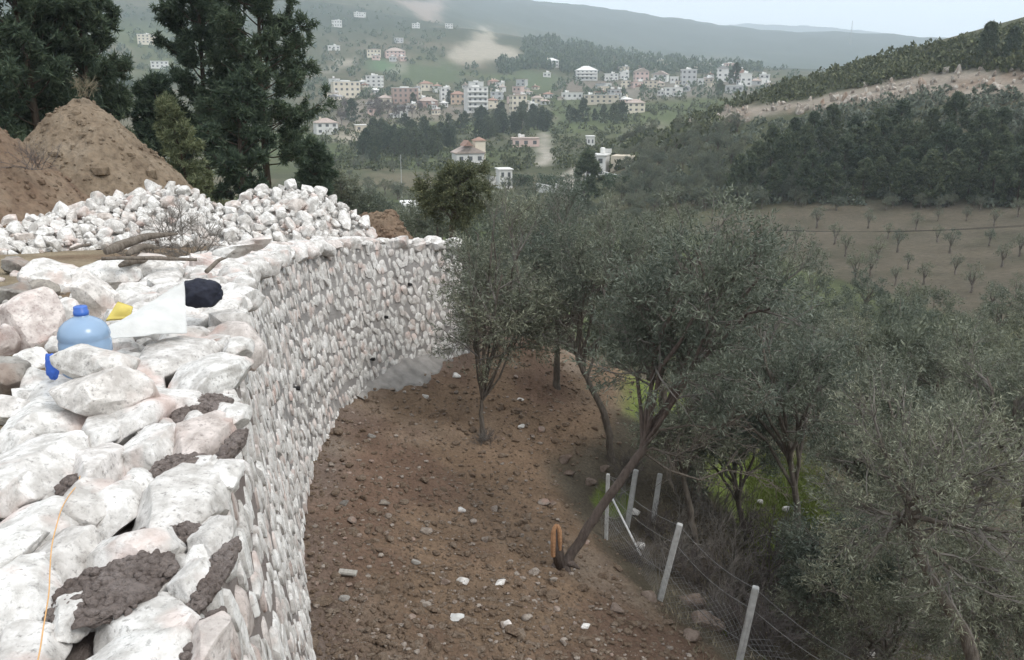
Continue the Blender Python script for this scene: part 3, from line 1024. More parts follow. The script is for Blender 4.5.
# heap of white rocks along the terrace: two humps
_hx = [-40, 0, 30, 60, 100, 140, 170, 200, 225, 250, 290, 320, 350, 372]
_ht = [230, 226, 217, 207, 197, 190, 181, 193, 207, 189, 183, 189, 207, 226]
_hb = [236, 235, 234, 232, 229, 232, 232, 231, 230, 230, 227, 229, 230, 229]
def heap_pt(px, q):
    """q 0 at the foot in front, 1 at the crest, up to 2 down the back (arrays)"""
    px, q = np.atleast_1d(np.asarray(px, float)), np.atleast_1d(np.asarray(q, float))
    def atv(py, r):
        u, v = (px - 512) / FPX, (330 - py) / FPX
        d = np.stack([u, cp + v * sp, -sp + v * cp], 1)
        return np.array([0, 0, CAMZ]) + d * (r / np.hypot(d[:, 0], d[:, 1]))[:, None]
    yb, yt = np.interp(px, _hx, _hb), np.interp(px, _hx, _ht)
    rb = np.interp(px, [-40, 100, 250, 372], [14.6, 15.3, 15.9, 16.3])
    rt = rb + 0.95 + (yb - yt) * 0.016
    b, c = atv(yb, rb), atv(yt + 3, rt)
    b[:, 2] = ground_z(b[:, 0], b[:, 1])
    k = np.clip(q, 0, 1)[:, None]
    p = b * (1 - k) + c * k
    p[:, 2] = b[:, 2] + (c[:, 2] - b[:, 2]) * k[:, 0] ** 0.8
    m = q > 1
    if m.any():
        d = c[m].copy()
        e = q[m] - 1
        d[:, :2] *= (1 + 1.3 * e / rt[m])[:, None]
        d[:, 2] = c[m][:, 2] + (ground_z(d[:, 0], d[:, 1]) - 0.1 - c[m][:, 2]) * e
        p[m] = d
    return p
gx = np.linspace(-40, 376, 70)
gq = np.linspace(-0.05, 2, 16)
_a, _q = np.meshgrid(gx, np.clip(gq, 0, 2), indexing='ij')
G = heap_pt(_a.ravel(), _q.ravel()).reshape(70, 16, 3)
G[..., 2] -= 0.10
I = np.arange(69)[:, None] * 16 + np.arange(15)[None]
me = mesh_np('rubble_core', G.reshape(-1, 3), [np.stack([I, I + 1, I + 17, I + 16], -1).reshape(-1, 4)], M_RUBBLE, False)
heapcore = tag(link('rubble', me), 'small white limestone rubble filling the rock heap on the terrace', None, None, 'stuff')
pts = []
_pp, _pr = np.zeros((0, 3)), np.zeros(0)
for rad, n in ((0.155, 420), (0.11, 1700), (0.075, 4500)):
    cpx, cq = rg.uniform(-20, 374, n), rg.uniform(0, 1.25, n)
    for P, px, sc in zip(heap_pt(cpx, cq), cpx, rg.uniform(0.8, 1.15, n)):
        if not len(_pr) or (((_pp - P) ** 2).sum(1) > (0.82 * (rad * sc + _pr)) ** 2).all():
            _pp, _pr = np.vstack([_pp, P]), np.append(_pr, rad * sc)
            pts.append((P, rad * sc, px))
pts.sort(key=lambda a: -a[1] / a[0][1])
for P, rad, px in pts[:270]:
    lab = ('white rock in the left hump of the heap below the mound', 'rocks in the left hump of the white heap') if px < 218 else \
          ('white rock in the right hump of the heap behind the bend', 'rocks in the right hump of the white heap')
    hi_ = P[2] - float(ground_z(P[0], P[1])) > 0.42
    lab = (lab[0] + (', near its crest' if hi_ else ', near its foot'), lab[1])
    put_rock('heap_rock', P, rad * np.array([2.3, 2.0, 1.8]) * rg.uniform(0.85, 1.15, 3), M_ROCK if rg.random() < 0.97 else M_ROCKPINK, lab[0], lab[1], rg, False, None, 0.8)
mb = MB()
for P, rad, px in pts[270:]:
    V, F = _RV[int(rg.integers(12))]
    mb.add(V * rad * rg.uniform(0.9, 1.15, 3) + P, F)
_sm = [rock_shape(600 + i, 1, 5) for i in range(8)]
for P in heap_pt(rg.uniform(-20, 374, 900), rg.uniform(0, 1.1, 900)):
    V, F = _sm[int(rg.integers(8))]
    mb.add(V * rg.uniform(0.025, 0.06) + P, F)
tag(link('small_rubble', mb.mesh('small_rubble', M_RUBBLE, False)), 'fist-sized white limestone pieces strewn over the rock heap', None, None, 'stuff')

# rocks lying singly behind the wall head: pixel centre, pixel width and height, label
W_, P_, G_ = M_ROCK, M_ROCKPINK, M_ROCKGREY
near_rocks = [
 (103, 279, 66, 34, W_, 'long flat white boulder with a grey front below the branch pile'),
 (158, 277, 46, 40, W_, 'upright white boulder with a pink patch beside the branch pile'),
 (92, 300, 44, 50, W_, 'tall white boulder just behind the blue water jug'),
 (45, 293, 24, 28, G_, 'small brown-grey rock between the white boulders left of the jug'),
 (30, 326, 52, 62, P_, 'large pink-stained boulder left of the blue jug'),
 (58, 279, 58, 28, W_, 'broad white boulder behind the brown-grey rock'),
 (14, 296, 34, 28, G_, 'grey rock at the left edge above the pink boulder'),
 (201, 271, 38, 26, P_, 'small pinkish boulder right of the branch pile'),
 (68, 318, 34, 34, W_, 'white rock touching the left side of the blue jug'),
 (8, 384, 40, 46, G_, 'dark grey boulder at the left edge below the pink boulder'),
 (4, 346, 26, 34, P_, 'pinkish rock at the left edge beside the pink boulder'),
 (135, 296, 34, 22, W_, 'white rock behind the yellow sack'),
 (18, 268, 40, 18, G_, 'low grey stone at the left edge on the terrace dirt'),
 (128, 270, 26, 22, W_, 'small white rock between the two boulders at the branch pile'),
 (225, 262, 40, 16, W_, 'flat white stone on the wall head right of the pinkish boulder'),
 (186, 300, 30, 20, W_, 'small white rock behind the black bag'),
 (236, 250, 44, 14, W_, 'thin flat white stone at the inner edge of the wall bend'),
 (26, 404, 36, 26, W_, 'white rock below the dark grey boulder at the left edge'),
 (14, 312, 20, 18, W_, 'small white rock wedged above the pink boulder'),
 (99, 373, 74, 44, W_, 'broad white boulder in front of the blue jug'),
 (98, 398, 96, 52, W_, 'flat white stone under the boulder in front of the blue jug'),
 (62, 352, 26, 26, W_, 'small white rock beside the blue cloth left of the jug'),
 (42, 388, 44, 34, W_, 'white rock below the blue cloth left of the jug'),
 (12, 412, 50, 34, W_, 'white boulder at the left edge beside the wall-top stones'),
 (30, 362, 30, 24, W_, 'pale rock between the pink boulder and the blue cloth'),
 (34, 345, 26, 20, G_, 'grey rock under the pink boulder'),
 (255, 243, 34, 14, W_, 'white stone above the wall bend below the right hump of the heap'),
]
for i, (px, py, pw, ph, mt, lab) in enumerate(near_rocks):
    rr_ = np.linspace(3.6, 13, 300)
    d_ = pdir(px, py + ph * 0.35); k_ = rr_ / math.hypot(d_[0], d_[1])
    hit_ = CAMZ + d_[2] * k_ < np.maximum(ground_z(d_[0] * k_, d_[1] * k_), top_z(d_[1] * k_) - 0.12)
    r0 = rr_[int(np.argmax(hit_))]
    if 'in front of the blue jug' in lab: r0 = 4.62 if lab.startswith('broad') else 4.42
    p = at(px, py, (r0 or 8) + 0.08)
    L = np.linalg.norm(p - np.array([0, 0, CAMZ]))
    sx, sz = pw * L / FPX * 1.05, ph * L / FPX * 1.1
    o = put_rock('boulder', p, (sx, max(sx, sz) * 0.85, sz), mt, lab, None, rg, True, i % 10, 0.12)
# small stones and rubble between them on the terrace
tl = [(x, y) for x, y in zip(rg.uniform(-20, 260, 260), rg.uniform(238, 345, 260)) if not (95 < x < 235 and y < 262)]
k = 0
for (px, py) in tl:
    rr_ = np.linspace(4.2, 13, 200)
    d_ = pdir(px, py); k_ = rr_ / math.hypot(d_[0], d_[1])
    gz_ = ground_z(d_[0] * k_, d_[1] * k_)
    i_ = int(np.argmax(CAMZ + d_[2] * k_ < gz_))
    p = np.array([d_[0] * k_[i_], d_[1] * k_[i_], gz_[i_]])
    if i_ == 0 or sdist(p[:1], p[1:2])[0] > -0.9: continue
    dens = 1.0 if py > 272 else 0.12
    if rg.random() > dens: continue
    sz = rg.uniform(0.07, 0.2)
    put_rock('terrace_stone', p, sz * rg.uniform(0.8, 1.2, 3) * np.array([1.2, 1, 0.8]), [W_, W_, W_, P_, G_][int(rg.integers(5))],
             'small limestone rock strewn on the terrace behind the wall head', 'small rocks on the terrace', rg)

# ------------------------------------------------------------------ soil slope: clods (stuff) and single stones
cg = np.random.default_rng(12)
def soil_points(n, g):
    px, py = g.uniform(300, 760, n * 2), g.uniform(330, 700, n * 2)
    out = []
    d = np.stack([(px - 512) / FPX, cp + (330 - py) / FPX * sp, -sp + (330 - py) / FPX * cp], 1)
    rr = np.linspace(5.5, 21, 90)
    k = rr[None] / np.hypot(d[:, 0], d[:, 1])[:, None]
    X, Y, Z = d[:, :1] * k, d[:, 1:2] * k, CAMZ + d[:, 2:] * k
    Gz = ground_z(X, Y, False)
    b = np.argmax(Z < Gz, axis=1)
    ii = np.arange(len(px))
    jr = 1 + g.uniform(-0.012, 0.012, len(px))
    x, y = X[ii, b] * jr, Y[ii, b] * jr
    z = ground_z(x, y)
    s = sdist(x, y)
    ok = (b > 0) & (s > 0.15) & (s < np.interp(y, [6, 9, 12, 16], [6.0, 5.2, 4.4, 3.4]) + g.normal(0, 0.3, len(s)))
    return np.stack([x, y, z], 1)[ok][:n]
_C = [rock_shape(700 + i, 2, 6, 0.5, 0.9, 0.08) for i in range(10)]
_oct = (np.array([(1, 0, 0), (-1, 0, 0), (0, 1, 0), (0, -1, 0), (0, 0, 1), (0, 0, -1)], float), np.array([(0, 2, 4), (2, 1, 4), (1, 3, 4), (3, 0, 4), (2, 0, 5), (1, 2, 5), (3, 1, 5), (0, 3, 5)]))
_C0 = [(_oct[0] * np.random.default_rng(i).uniform(0.7, 1.2, (6, 1)), _oct[1]) for i in range(10)]
_C1 = [rock_shape(720 + i, 1, 4, 0.5, 0.9, 0.08) for i in range(10)]
mb = MB()
mbs = MB()
for i, p in enumerate(soil_points(14500, cg)):
    sz = min(0.085, 0.010 * math.exp(cg.normal(0.2, 0.6)))
    V, F = (_C if sz > 0.04 else _C1 if sz > 0.016 else _C0)[int(cg.integers(10))]
    a = cg.uniform(0, 6.28)
    Rm = np.array([[math.cos(a), -math.sin(a), 0], [math.sin(a), math.cos(a), 0], [0, 0, 1]])
    (mbs if cg.random() < 0.13 else mb).add((V * sz * np.array([1.25, 1, 0.7])) @ Rm.T + p + np.array([0, 0, sz * 0.3]), F)
tag(link('soil_clods', mb.mesh('soil_clods', M_CLOD, False)), 'crumbled brown soil clods covering the dug slope', None, None, 'stuff')
M_PEBBLE = stone_mat('soil_pebble', (0.33, 0.29, 0.255), (0.20, 0.165, 0.14), (0.30, 0.20, 0.16), 0.8, (0.7, 0.6, 0.55))
tag(link('gravel', mbs.mesh('gravel', M_PEBBLE, False)), 'small broken stones scattered through the dug soil', None, None, 'stuff')
M_REDROCK = stone_mat('reddish_rock', (0.25, 0.20, 0.17), (0.15, 0.115, 0.095), (0.20, 0.135, 0.105), 0.8, (0.8, 0.7, 0.6), 'obj')
soil_stones = [
 (461, 512, 9, 6, W_, 'white stone lying alone in the middle of the brown soil slope'),
 (500, 587, 11, 6, W_, 'pale stone beside the trunk foot on the lower soil'),
 (463, 584, 12, 6, W_, 'larger of two pale stones low on the soil slope'),
 (445, 586, 10, 7, P_, 'pinkish stone left of the pale stones low on the slope'),
 (344, 507, 8, 7, G_, 'grey stone at the foot of the wall where it turns'),
 (384, 505, 12, 6, G_, 'flat grey stone near the foot of the wall'),
 (521, 428, 8, 5, W_, 'white stone right of the slender tree on the soil'),
 (344, 603, 10, 7, G_, 'dark stone against the wall foot near the bottom'),
 (650, 598, 16, 12, P_, 'brown rock at the fence foot beside the leaning post'),
 (690, 605, 26, 14, P_, 'flat reddish slab rock right of the leaning fence post'),
 (708, 628, 30, 16, P_, 'reddish slab rock below the metal can'),
 (688, 640, 20, 14, P_, 'broken reddish rock left of the lowest slab rock'),
 (616, 610, 14, 10, P_, 'brown rock on the soil left of the fence'),
 (565, 462, 14, 10, P_, 'reddish broken rock on the soil above the cut stump'),
 (568, 474, 12, 8, P_, 'grey-pink rock on the soil below the reddish broken rock'),
 (590, 485, 12, 10, P_, 'reddish rock at the soil edge near the fence'),
 (604, 470, 10, 8, P_, 'small reddish rock beside the curved olive trunk'),
 (425, 398, 8, 5, W_, 'white stone below the grey concrete at the wall foot'),
 (456, 378, 9, 5, W_, 'white stone near the far end of the wall foot'),
 (416, 565, 9, 5, G_, 'small flat stone on the open soil'),
 (505, 628, 12, 8, W_, 'pale stone near the bottom centre of the soil'),
 (585, 628, 9, 6, W_, 'pale pebble low on the soil left of the fence line'),
 (553, 545, 10, 6, G_, 'grey stone just left of the leaning trunk foot'),
 (372, 440, 8, 5, G_, 'brown-grey stone high on the soil near the wall'),
 (520, 400, 8, 5, W_, 'pale stone on the soil above the slender tree'),
 (640, 548, 10, 7, W_, 'pale stone in the grass right of the leaning trunk'),
]
for (px, py, pw, ph, mt, lab) in soil_stones:
    p = gpt(px, py)
    L = np.linalg.norm(p - np.array([0, 0, CAMZ]))
    sx, sz = pw * L / FPX * 1.1, ph * L / FPX * 1.1
    mt = M_REDROCK if mt is P_ else mt
    put_rock('loose_stone', p + np.array([0, 0, sz * 0.15]), (sx, sx * 0.8, sz * 0.9), mt, lab, None, rg, False, int(rg.integers(10)), 0.15)

# ------------------------------------------------------------------ trees
def unit(a):
    return a / (np.linalg.norm(a, axis=-1, keepdims=True) + 1e-9)

def along(P, i, u):
    """points and tangents at fraction u on paths P[i]"""
    K = P.shape[1]
    f = u * (K - 1)
    k = np.minimum(f.astype(int), K - 2)
    a, b = P[i, k], P[i, k + 1]
    return a + (b - a) * (f - k)[:, None], unit(b - a)

def branch(g, P, n, u0, u1, length, ang, up=0.2, K=5, wob=0.15, centre=None, outw=0.0, taper=0.4):
    N_ = len(P)
    i = np.repeat(np.arange(N_), n)
    u = g.uniform(u0, u1, N_ * n)
    S, T = along(P, i, u)
    rp = unit(np.cross(T, g.normal(size=T.shape)))
    th = g.normal(ang, 0.22, (len(i), 1))
    D = T * np.cos(th) + rp * np.sin(th) + np.array([0, 0, up])
    if centre is not None: D = D + outw * unit(S - centre)
    D = unit(D)
    L = length * g.uniform(0.6, 1.25, len(i)) * (1 - taper * u)
    pts = [S]
    for k in range(K - 1):
        D = unit(D + g.normal(0, wob, D.shape) + np.array([0, 0, up * 0.25]))
        pts.append(pts[-1] + D * (L / (K - 1))[:, None])
    return np.stack(pts, 1), u, i

def leaves(g, P, m, L, W, spread=0.8, u0=0.15, jit=0.02, tri=False):
    N_ = len(P)
    i = np.repeat(np.arange(N_), m)
    u = g.uniform(u0, 1, N_ * m)
    S, T = along(P, i, u)
    S = S + g.normal(0, jit, S.shape)
    D = unit(T * 0.75 + spread * unit(g.normal(size=S.shape)))
    side = unit(np.cross(D, g.normal(size=S.shape)))
    l = (L * g.uniform(0.65, 1.25, len(S)))[:, None]
    w_ = (W * g.uniform(0.7, 1.2, len(S)))[:, None]
    if tri:
        V = np.stack([S - side * w_ / 2, S + side * w_ / 2, S + D * l], 1).reshape(-1, 3)
        return V, np.arange(len(S) * 3).reshape(-1, 3)
    V = np.stack([S, S + D * l * 0.5 + side * w_ / 2, S + D * l, S + D * l * 0.5 - side * w_ / 2], 1).reshape(-1, 3)
    Q = np.arange(len(S) * 4).reshape(-1, 4)
    return V, Q

def rads(P, r0, r1):
    K = P.shape[1]
    k = np.linspace(0, 1, K)
    r0 = np.broadcast_to(np.asarray(r0, float), len(P))
    return r0[:, None] * (1 - k) + r1 * k

def limb_paths(g, starts, dirs, targets, K=7, wob=0.12):
    out = []
    for s, t in zip(starts, targets):
        k = np.linspace(0, 1, K)[:, None]
        mid = (s + t) / 2 + np.array([0, 0, 0.10]) * np.linalg.norm(t - s) + g.normal(0, 0.10, 3) * np.linalg.norm(t - s)
        p = s * (1 - k) ** 2 + 2 * mid * k * (1 - k) + t * k ** 2
        p[1:-1] += g.normal(0, wob * 0.22, (K - 2, 3))
        out.append(p)
    return np.array(out)

def olive(seed, trunk, r0, cc, cr, n1=7, n2_=6, n3=6, n4=4, m=26, L=0.080, W=0.0175, twl=0.42, low=-0.5, fan=None, r_top=0.55):
    """olive-like tree in local coordinates: trunk polyline, crown centre cc and radii cr -> three meshes' data"""
    g = np.random.default_rng(seed)
    trunk = catmull(np.array(trunk, float), 5)
    K = len(trunk)
    tp = trunk[None] + 0.03 * r0 / 0.1 * 0.3 * g.normal(size=(1, K, 3))
    rt = np.interp(np.linspace(0, 1, K), [0, 0.08, 0.3, 1], [1.35 * r0, 1.05 * r0, r0, r_top * r0])[None]
    TV, TQ = tubes(tp, rt, 9)
    tgt = unit(g.normal(size=(n1, 3)))
    k = np.arange(n1) + 0.5
    ph = np.pi * (1 + 5 ** 0.5) * k + g.uniform(0, 6)
    cz = 1 - (1 - low) * k / n1
    sn = np.sqrt(np.maximum(0, 1 - cz ** 2))
    tgt = np.stack([np.cos(ph) * sn, np.sin(ph) * sn, cz], 1) * g.uniform(0.38, 0.66, (n1, 1))
    tgt = cc + tgt * cr
    st = along(tp, np.zeros(n1, int), g.uniform(0.72, 1.0, n1))[0]
    L1 = limb_paths(g, st, None, tgt)
    sc = float(np.mean(cr))
    R1 = rads(L1, r0 * 0.45, 0.016)
    L2, u2, _ = branch(g, L1, n2_, 0.3, 1.0, 0.62 * sc, 0.75, 0.12, 5, 0.16, cc, 0.35)
    L3, u3, _ = branch(g, L2, n3, 0.25, 1.0, 0.40 * sc, 0.7, 0.12, 5, 0.18, cc, 0.3)
    L4, u4, _ = branch(g, L3, n4, 0.15, 1.0, twl, 0.6, 0.15, 4, 0.16, cc, 0.2)
    BV, BQ = [TV], [TQ]
    off = len(TV)
    v, q = tubes(L1, R1, 6); BV.append(v); BQ.append(q + off)
    W1 = (np.vstack(BV), np.vstack(BQ))
    v2, q2 = tubes(L2, rads(L2, 0.016 * max(1, sc / 1.5), 0.006), 4)
    v3, q3 = tubes(L3, rads(L3, 0.008, 0.0035), 3)
    v4, q4 = tubes(L4[::8], rads(L4[::8], 0.004, 0.002), 3)
    W2 = (np.vstack([v2, v3, v4]), np.vstack([q2, q3 + len(v2), q4 + len(v2) + len(v3)]))
    LV, LQ = leaves(g, L4, m, L, W)
    l3, q3b = leaves(g, L3, max(2, m // 3), L, W)
    return W1, W2, (np.vstack([LV, l3]), np.vstack([LQ, q3b + len(LV)]))

def tree_thing(name, label, cat, base, data, mats, group=None, rz=0.0):
    t_ = thing(name, label, cat, base, rz, group)
    for nm, (V, Q), mt in zip(('trunk', 'branches', 'crown'), data, mats):
        o_ = link(nm, mesh_np(nm, V, [Q], mt, nm == 'trunk'), t_)
        if nm == 'branches': o_['kind'] = 'stuff'
    return t_

OM = (M_BARK, M_TWIG, M_OLIVE)
def near_olive(seed, label, tpix, r, cpix, crad, r0, depth=1.0, name='olive_tree', mats=OM, group=None, dr=0.0, **kw):
    """tpix: trunk in pixels from the foot upwards; cpix: crown centre pixel; crad: crown half width / height in pixels"""
    base = at(*tpix[0], r)
    gz = float(ground_z(base[0], base[1]))
    base[2] = gz - 0.05
    P = np.array([at(x, y, r) for x, y in tpix])
    P[0] = base
    cc = at(*cpix, r + dr)
    L = np.linalg.norm(cc - np.array([0, 0, CAMZ]))
    cr = np.array([crad[0] * L / FPX, crad[0] * L / FPX * depth, crad[1] * L / FPX])
    data = olive(seed, P - base, r0, cc - base, cr, **kw)
    return tree_thing(name, label, 'tree', base, data, mats, group)

def foot_r(px, py):
    p = gpt(px, py)
    return math.hypot(p[0], p[1])

# the slender tree standing on the soil by the wall's far end
near_olive(1, 'slender olive growing from the open brown soil by the far wall end', [(483, 440), (482, 424), (481, 408), (483, 392)], foot_r(483, 440), (499, 278), (60, 112), 0.045, n1=15, n2_=5, n3=5, n4=4, m=12, low=-0.9)
near_olive(2, 'olive with a straight dark trunk behind the slender tree', [(557, 388), (557, 360), (558, 325)], foot_r(557, 388), (578, 262), (78, 88), 0.07, n1=8, m=16, low=-0.6)
near_olive(3, 'olive with a curved dark trunk leaning left at the soil edge', [(612, 462), (606, 420), (590, 385), (575, 350)], foot_r(612, 462), (606, 292), (80, 96), 0.065, n1=8, m=16, low=-0.6)
# the leaning tree with the sawn-off limb
rl = foot_r(562, 568)
lt = near_olive(4, 'olive leaning right from the soil with a split orange stub at its foot', [(561, 568), (580, 540), (604, 503), (638, 456), (645, 440)], rl, (712, 296), (104, 94), 0.066, n1=12, n2_=6, n3=6, n4=4, m=14, low=-0.6, r_top=0.72, mats=(M_BARKBROWN, M_TWIG, M_OLIVE))
near_olive(5, 'tall olive crown rising behind the leaning tree', [(668, 470), (664, 400), (660, 330)], 15.5, (664, 262), (66, 78), 0.10, n1=8, n3=5, m=16, low=-0.6)
near_olive(6, 'olive with a dark upright trunk right of the grass clearing', [(806, 600), (800, 555), (797, 505), (790, 460)], foot_r(806, 600), (765, 368), (100, 84), 0.07, n1=10, n2_=6, n3=6, n4=4, m=17, low=-0.7)
near_olive(7, 'olive at the lower right with a long forking bare-looking limb', [(992, 720), (975, 668), (945, 600), (915, 545), (908, 505)], 9.0, (940, 500), (108, 128), 0.07, n1=11, n2_=6, n3=6, n4=4, m=12, low=-0.8, L=0.062, W=0.012)
near_olive(8, 'olive at the right edge with bright silvery shoots', [(1040, 620), (1030, 540), (1015, 460)], 13.0, (1018, 420), (95, 100), 0.11, n1=9, m=17, low=-0.7)
near_olive(9, 'round olive in the middle of the grove below the ploughed field', [(875, 590), (878, 530), (880, 480)], 16.0, (872, 440), (92, 78), 0.11, n1=9, n3=5, m=17, low=-0.7)
near_olive(10, 'olive just behind the slender tree with pale feathery shoots on top', [(548, 350), (546, 310), (540, 280)], 21.0, (540, 232), (58, 48), 0.09, n1=8, n3=5, m=16, low=-0.6)
near_olive(11, 'low olive filling the slope between the leaning tree and the clearing', [(745, 560), (742, 520), (735, 480)], 14.0, (718, 430), (58, 56), 0.06, n1=8, m=16, low=-0.7)
near_olive(12, 'sparse olive behind the concrete fence posts', [(700, 560), (690, 510), (682, 470)], 12.6, (690, 420), (55, 55), 0.06, n1=7, n3=5, m=9, low=-0.6)
near_olive(13, 'olive at the bottom right corner', [(905, 730), (890, 680), (880, 640)], 11.0, (862, 596), (78, 66), 0.05, n1=8, m=14, low=-0.7, L=0.065, W=0.012)
near_olive(14, 'dark bushy carob tree behind the far end of the wall', [(450, 262), (452, 235), (455, 215)], 24.0, (458, 198), (34, 36), 0.10, name='carob_tree', mats=(M_BARK, M_TWIG, M_DARKTREE), n1=8, m=17, low=-0.6, L=0.11, W=0.03)
near_olive(15, 'olive with yellow-green tips right of the tall crown', [(740, 420), (738, 380), (735, 350)], 20.0, (752, 296), (80, 76), 0.09, n1=8, n3=5, m=16, low=-0.6)
near_olive(16, 'olive right of the low filling olive above the clearing', [(850, 480), (848, 440), (846, 400)], 23.0, (838, 365), (62, 56), 0.10, n1=8, n3=5, m=17, low=-0.6)
near_olive(17, 'olive in the grove left of the right-edge olive', [(950, 480), (948, 440), (946, 400)], 22.0, (945, 366), (62, 56), 0.10, n1=8, n3=5, m=17, low=-0.6)

# split stub and orange heartwood at the foot of the leaning tree
M_HEART = plain('fresh_cut_wood', (0.42, 0.235, 0.13), 0.85, 0.2, 0.25, 30, 0.5)
b_ = np.array(lt.location)
stub = MB().tube([at(560, 566, rl - .02) - b_, at(557, 545, rl - .06) - b_, at(556, 527, rl - .10) - b_], [0.085, 0.07, 0.045], 9)
link('stub', stub.mesh('stub', M_BARKBROWN, True), lt)
hw = MB()
hw.tube(catmull(np.array([at(x, y, rl - d) - b_ for x, y, d in ((553.3, 556, .10), (553.2, 542, .13), (553.8, 531, .13), (556.5, 525, .12), (559.3, 530, .13), (560.0, 540, .13), (560.0, 550, .11))]), 4), np.interp(np.linspace(0, 6, 25), range(7), [0.030, 0.036, 0.033, 0.022, 0.030, 0.030, 0.02]), 8)
link('split_heartwood', hw.mesh('split_heartwood', M_HEART, False), lt)
rt_ = MB()
for (x1, y1) in ((548, 572), (572, 576), (580, 566), (566, 580)):
    rt_.tube([at(562, 562, rl) - b_, at((562 + x1) / 2, (560 + y1) / 2, rl - .04) - b_, at(x1, y1 + 3, rl - .06) - b_], [0.07, 0.05, 0.012], 6)
link('roots', rt_.mesh('roots', M_BARKBROWN, True), lt)
# bare side limbs of the leaning tree
gl = np.random.default_rng(3)
side = np.array([[at(638, 455, rl), at(652, 448, rl - .05), at(676, 456, rl - .1), at(706, 440, rl - .1), at(745, 415, rl)],
                 [at(640, 452, rl), at(660, 430, rl - .2), at(690, 425, rl - .3), at(720, 430, rl - .4), at(765, 400, rl - .4)],
                 [at(640, 450, rl), at(668, 470, rl + .2), at(700, 480, rl + .3), at(726, 470, rl + .4), at(770, 480, rl + .5)]]) - b_
s2, _, _ = branch(gl, side, 9, 0.25, 1, 0.55, 0.6, 0.15, 5, 0.2)
s3, _, _ = branch(gl, s2, 6, 0.2, 1, 0.35, 0.6, 0.1, 4, 0.2)
va, qa = tubes(side, rads(side, 0.020, 0.005), 6)
vb, qb = tubes(s2, rads(s2, 0.007, 0.003), 4)
vc, qc = tubes(s3, rads(s3, 0.005, 0.002), 3)
link('bare_limbs', mesh_np('bare_limbs', np.vstack([va, vb, vc]), [np.vstack([qa, qb + len(va), qc + len(va) + len(vb)])], M_BARK, False), lt)

# ---- shared tree kinds for the middle distance
def proto(V, Q, mat, nm):
    return mesh_np(nm, V, [Q], mat, False)

OLP = []
for i in range(5):
    h = 4.4
    d = olive(50 + i, [(0, 0, 0), (0.1 * (i - 2), 0.05, 0.7), (0.12 * (i - 2), 0, 1.4)], 0.14, np.array([0.1 * (i - 2), 0, 2.7]), np.array([1.9, 1.9, 1.6]), n1=8, n2_=5, n3=4, n4=3, m=9, L=0.16, W=0.055, twl=0.6, low=-0.6)
    OLP.append((proto(*d[0], M_BARK, 'trunk'), proto(*d[2], M_OLIVEFAR, 'crown')))
FOP = []      # hard-pruned young olives of the field
for i in range(4):
    d = olive(70 + i, [(0, 0, 0), (0.05 * i, 0.04, 0.5), (0.05, 0, 0.95)], 0.15, np.array([0, 0, 1.9]), np.array([1.05, 1.05, 1.5]), n1=7, n2_=4, n3=4, n4=2, m=4, L=0.17, W=0.05, twl=0.5, low=-0.1)
    FOP.append((proto(*d[0], M_BARK, 'trunk'), proto(*d[2], M_OLIVEFAR, 'crown')))

def pine(seed, H, cr, cl, nb, nsec, nter, m, L, W, cone=0.55, bark_r=0.16):
    """pine in local coordinates; cr crown radius, cl clear trunk fraction"""
    g = np.random.default_rng(seed)
    k = np.linspace(0, 1, 12)
    tr = np.stack([0.25 * np.sin(k * 3 + seed) * k, 0.2 * np.cos(k * 2.5 + seed) * k, k * H], 1)[None]
    TV, TQ = tubes(tr, (bark_r * (1 - 0.85 * k))[None], 8)
    u = cl + (1 - cl) * (np.arange(nb) + g.uniform(0, 1, nb)) / nb
    S, _ = along(tr, np.zeros(nb, int), np.minimum(u, 0.995))
    ph = np.arange(nb) * 2.4 + g.uniform(0, 1, nb)
    w_ = np.clip((u - cl) / (1 - cl), 0, 1)
    ln = cr * (np.interp(w_, [0, 0.18, 0.5, 0.8, 1], [0.72, 1.0, 0.92, cone, 0.18])) * g.uniform(0.7, 1.15, nb)
    el = np.interp(w_, [0, 1], [0.02, 0.9]) + g.normal(0, 0.12, nb)
    D = np.stack([np.cos(ph) * np.cos(el), np.sin(ph) * np.cos(el), np.sin(el)], 1)
    pts = [S]
    for j in range(5):
        D = unit(D + g.normal(0, 0.12, D.shape) + np.array([0, 0, 0.07]))
        pts.append(pts[-1] + D * (ln / 5)[:, None])
    L1 = np.stack(pts, 1)
    v1, q1 = tubes(L1, rads(L1, bark_r * 0.2, 0.008), 5)
    L2, _, _ = branch(g, L1, nsec, 0.3, 1.0, cr * 0.34, 0.75, 0.15, 4, 0.15)
    L3, _, _ = branch(g, L2, nter, 0.2, 1.0, cr * 0.17, 0.6, 0.2, 3, 0.15)
    v2, q2 = tubes(L2, rads(L2, 0.012, 0.006), 3)
    LV, LQ = leaves(g, L3, m, L, W, 1.1, 0.1, 0.03, True)
    l2, q2b = leaves(g, L2, m, L, W, 1.1, 0.15, 0.03, True)
    return (np.vstack([TV, v1]), np.vstack([TQ, q1 + len(TV)])), (v2, q2), (np.vstack([LV, l2]), np.vstack([LQ, q2b + len(LV)]))

PM = (M_PINEBARK, M_PINEBARK, M_PINE)
PNP = []
for i in range(4):
    d = pine(30 + i, 8.0, 2.5 + 0.3 * i, 0.03, 40, 6, 4, 8, 0.50, 0.19, 0.62)
    PNP.append((proto(*d[0], M_PINEBARK, 'trunk'), proto(*d[2], M_PINEHILL, 'crown')))

def place(name, label, group, base, pro, sc, rz, cat='tree', sz=None):
    o = thing(name, label, cat, base, rz, group, (sc, sc, sz or sc))
    link('trunk', pro[0], o); link('crown', pro[1], o)
    return o

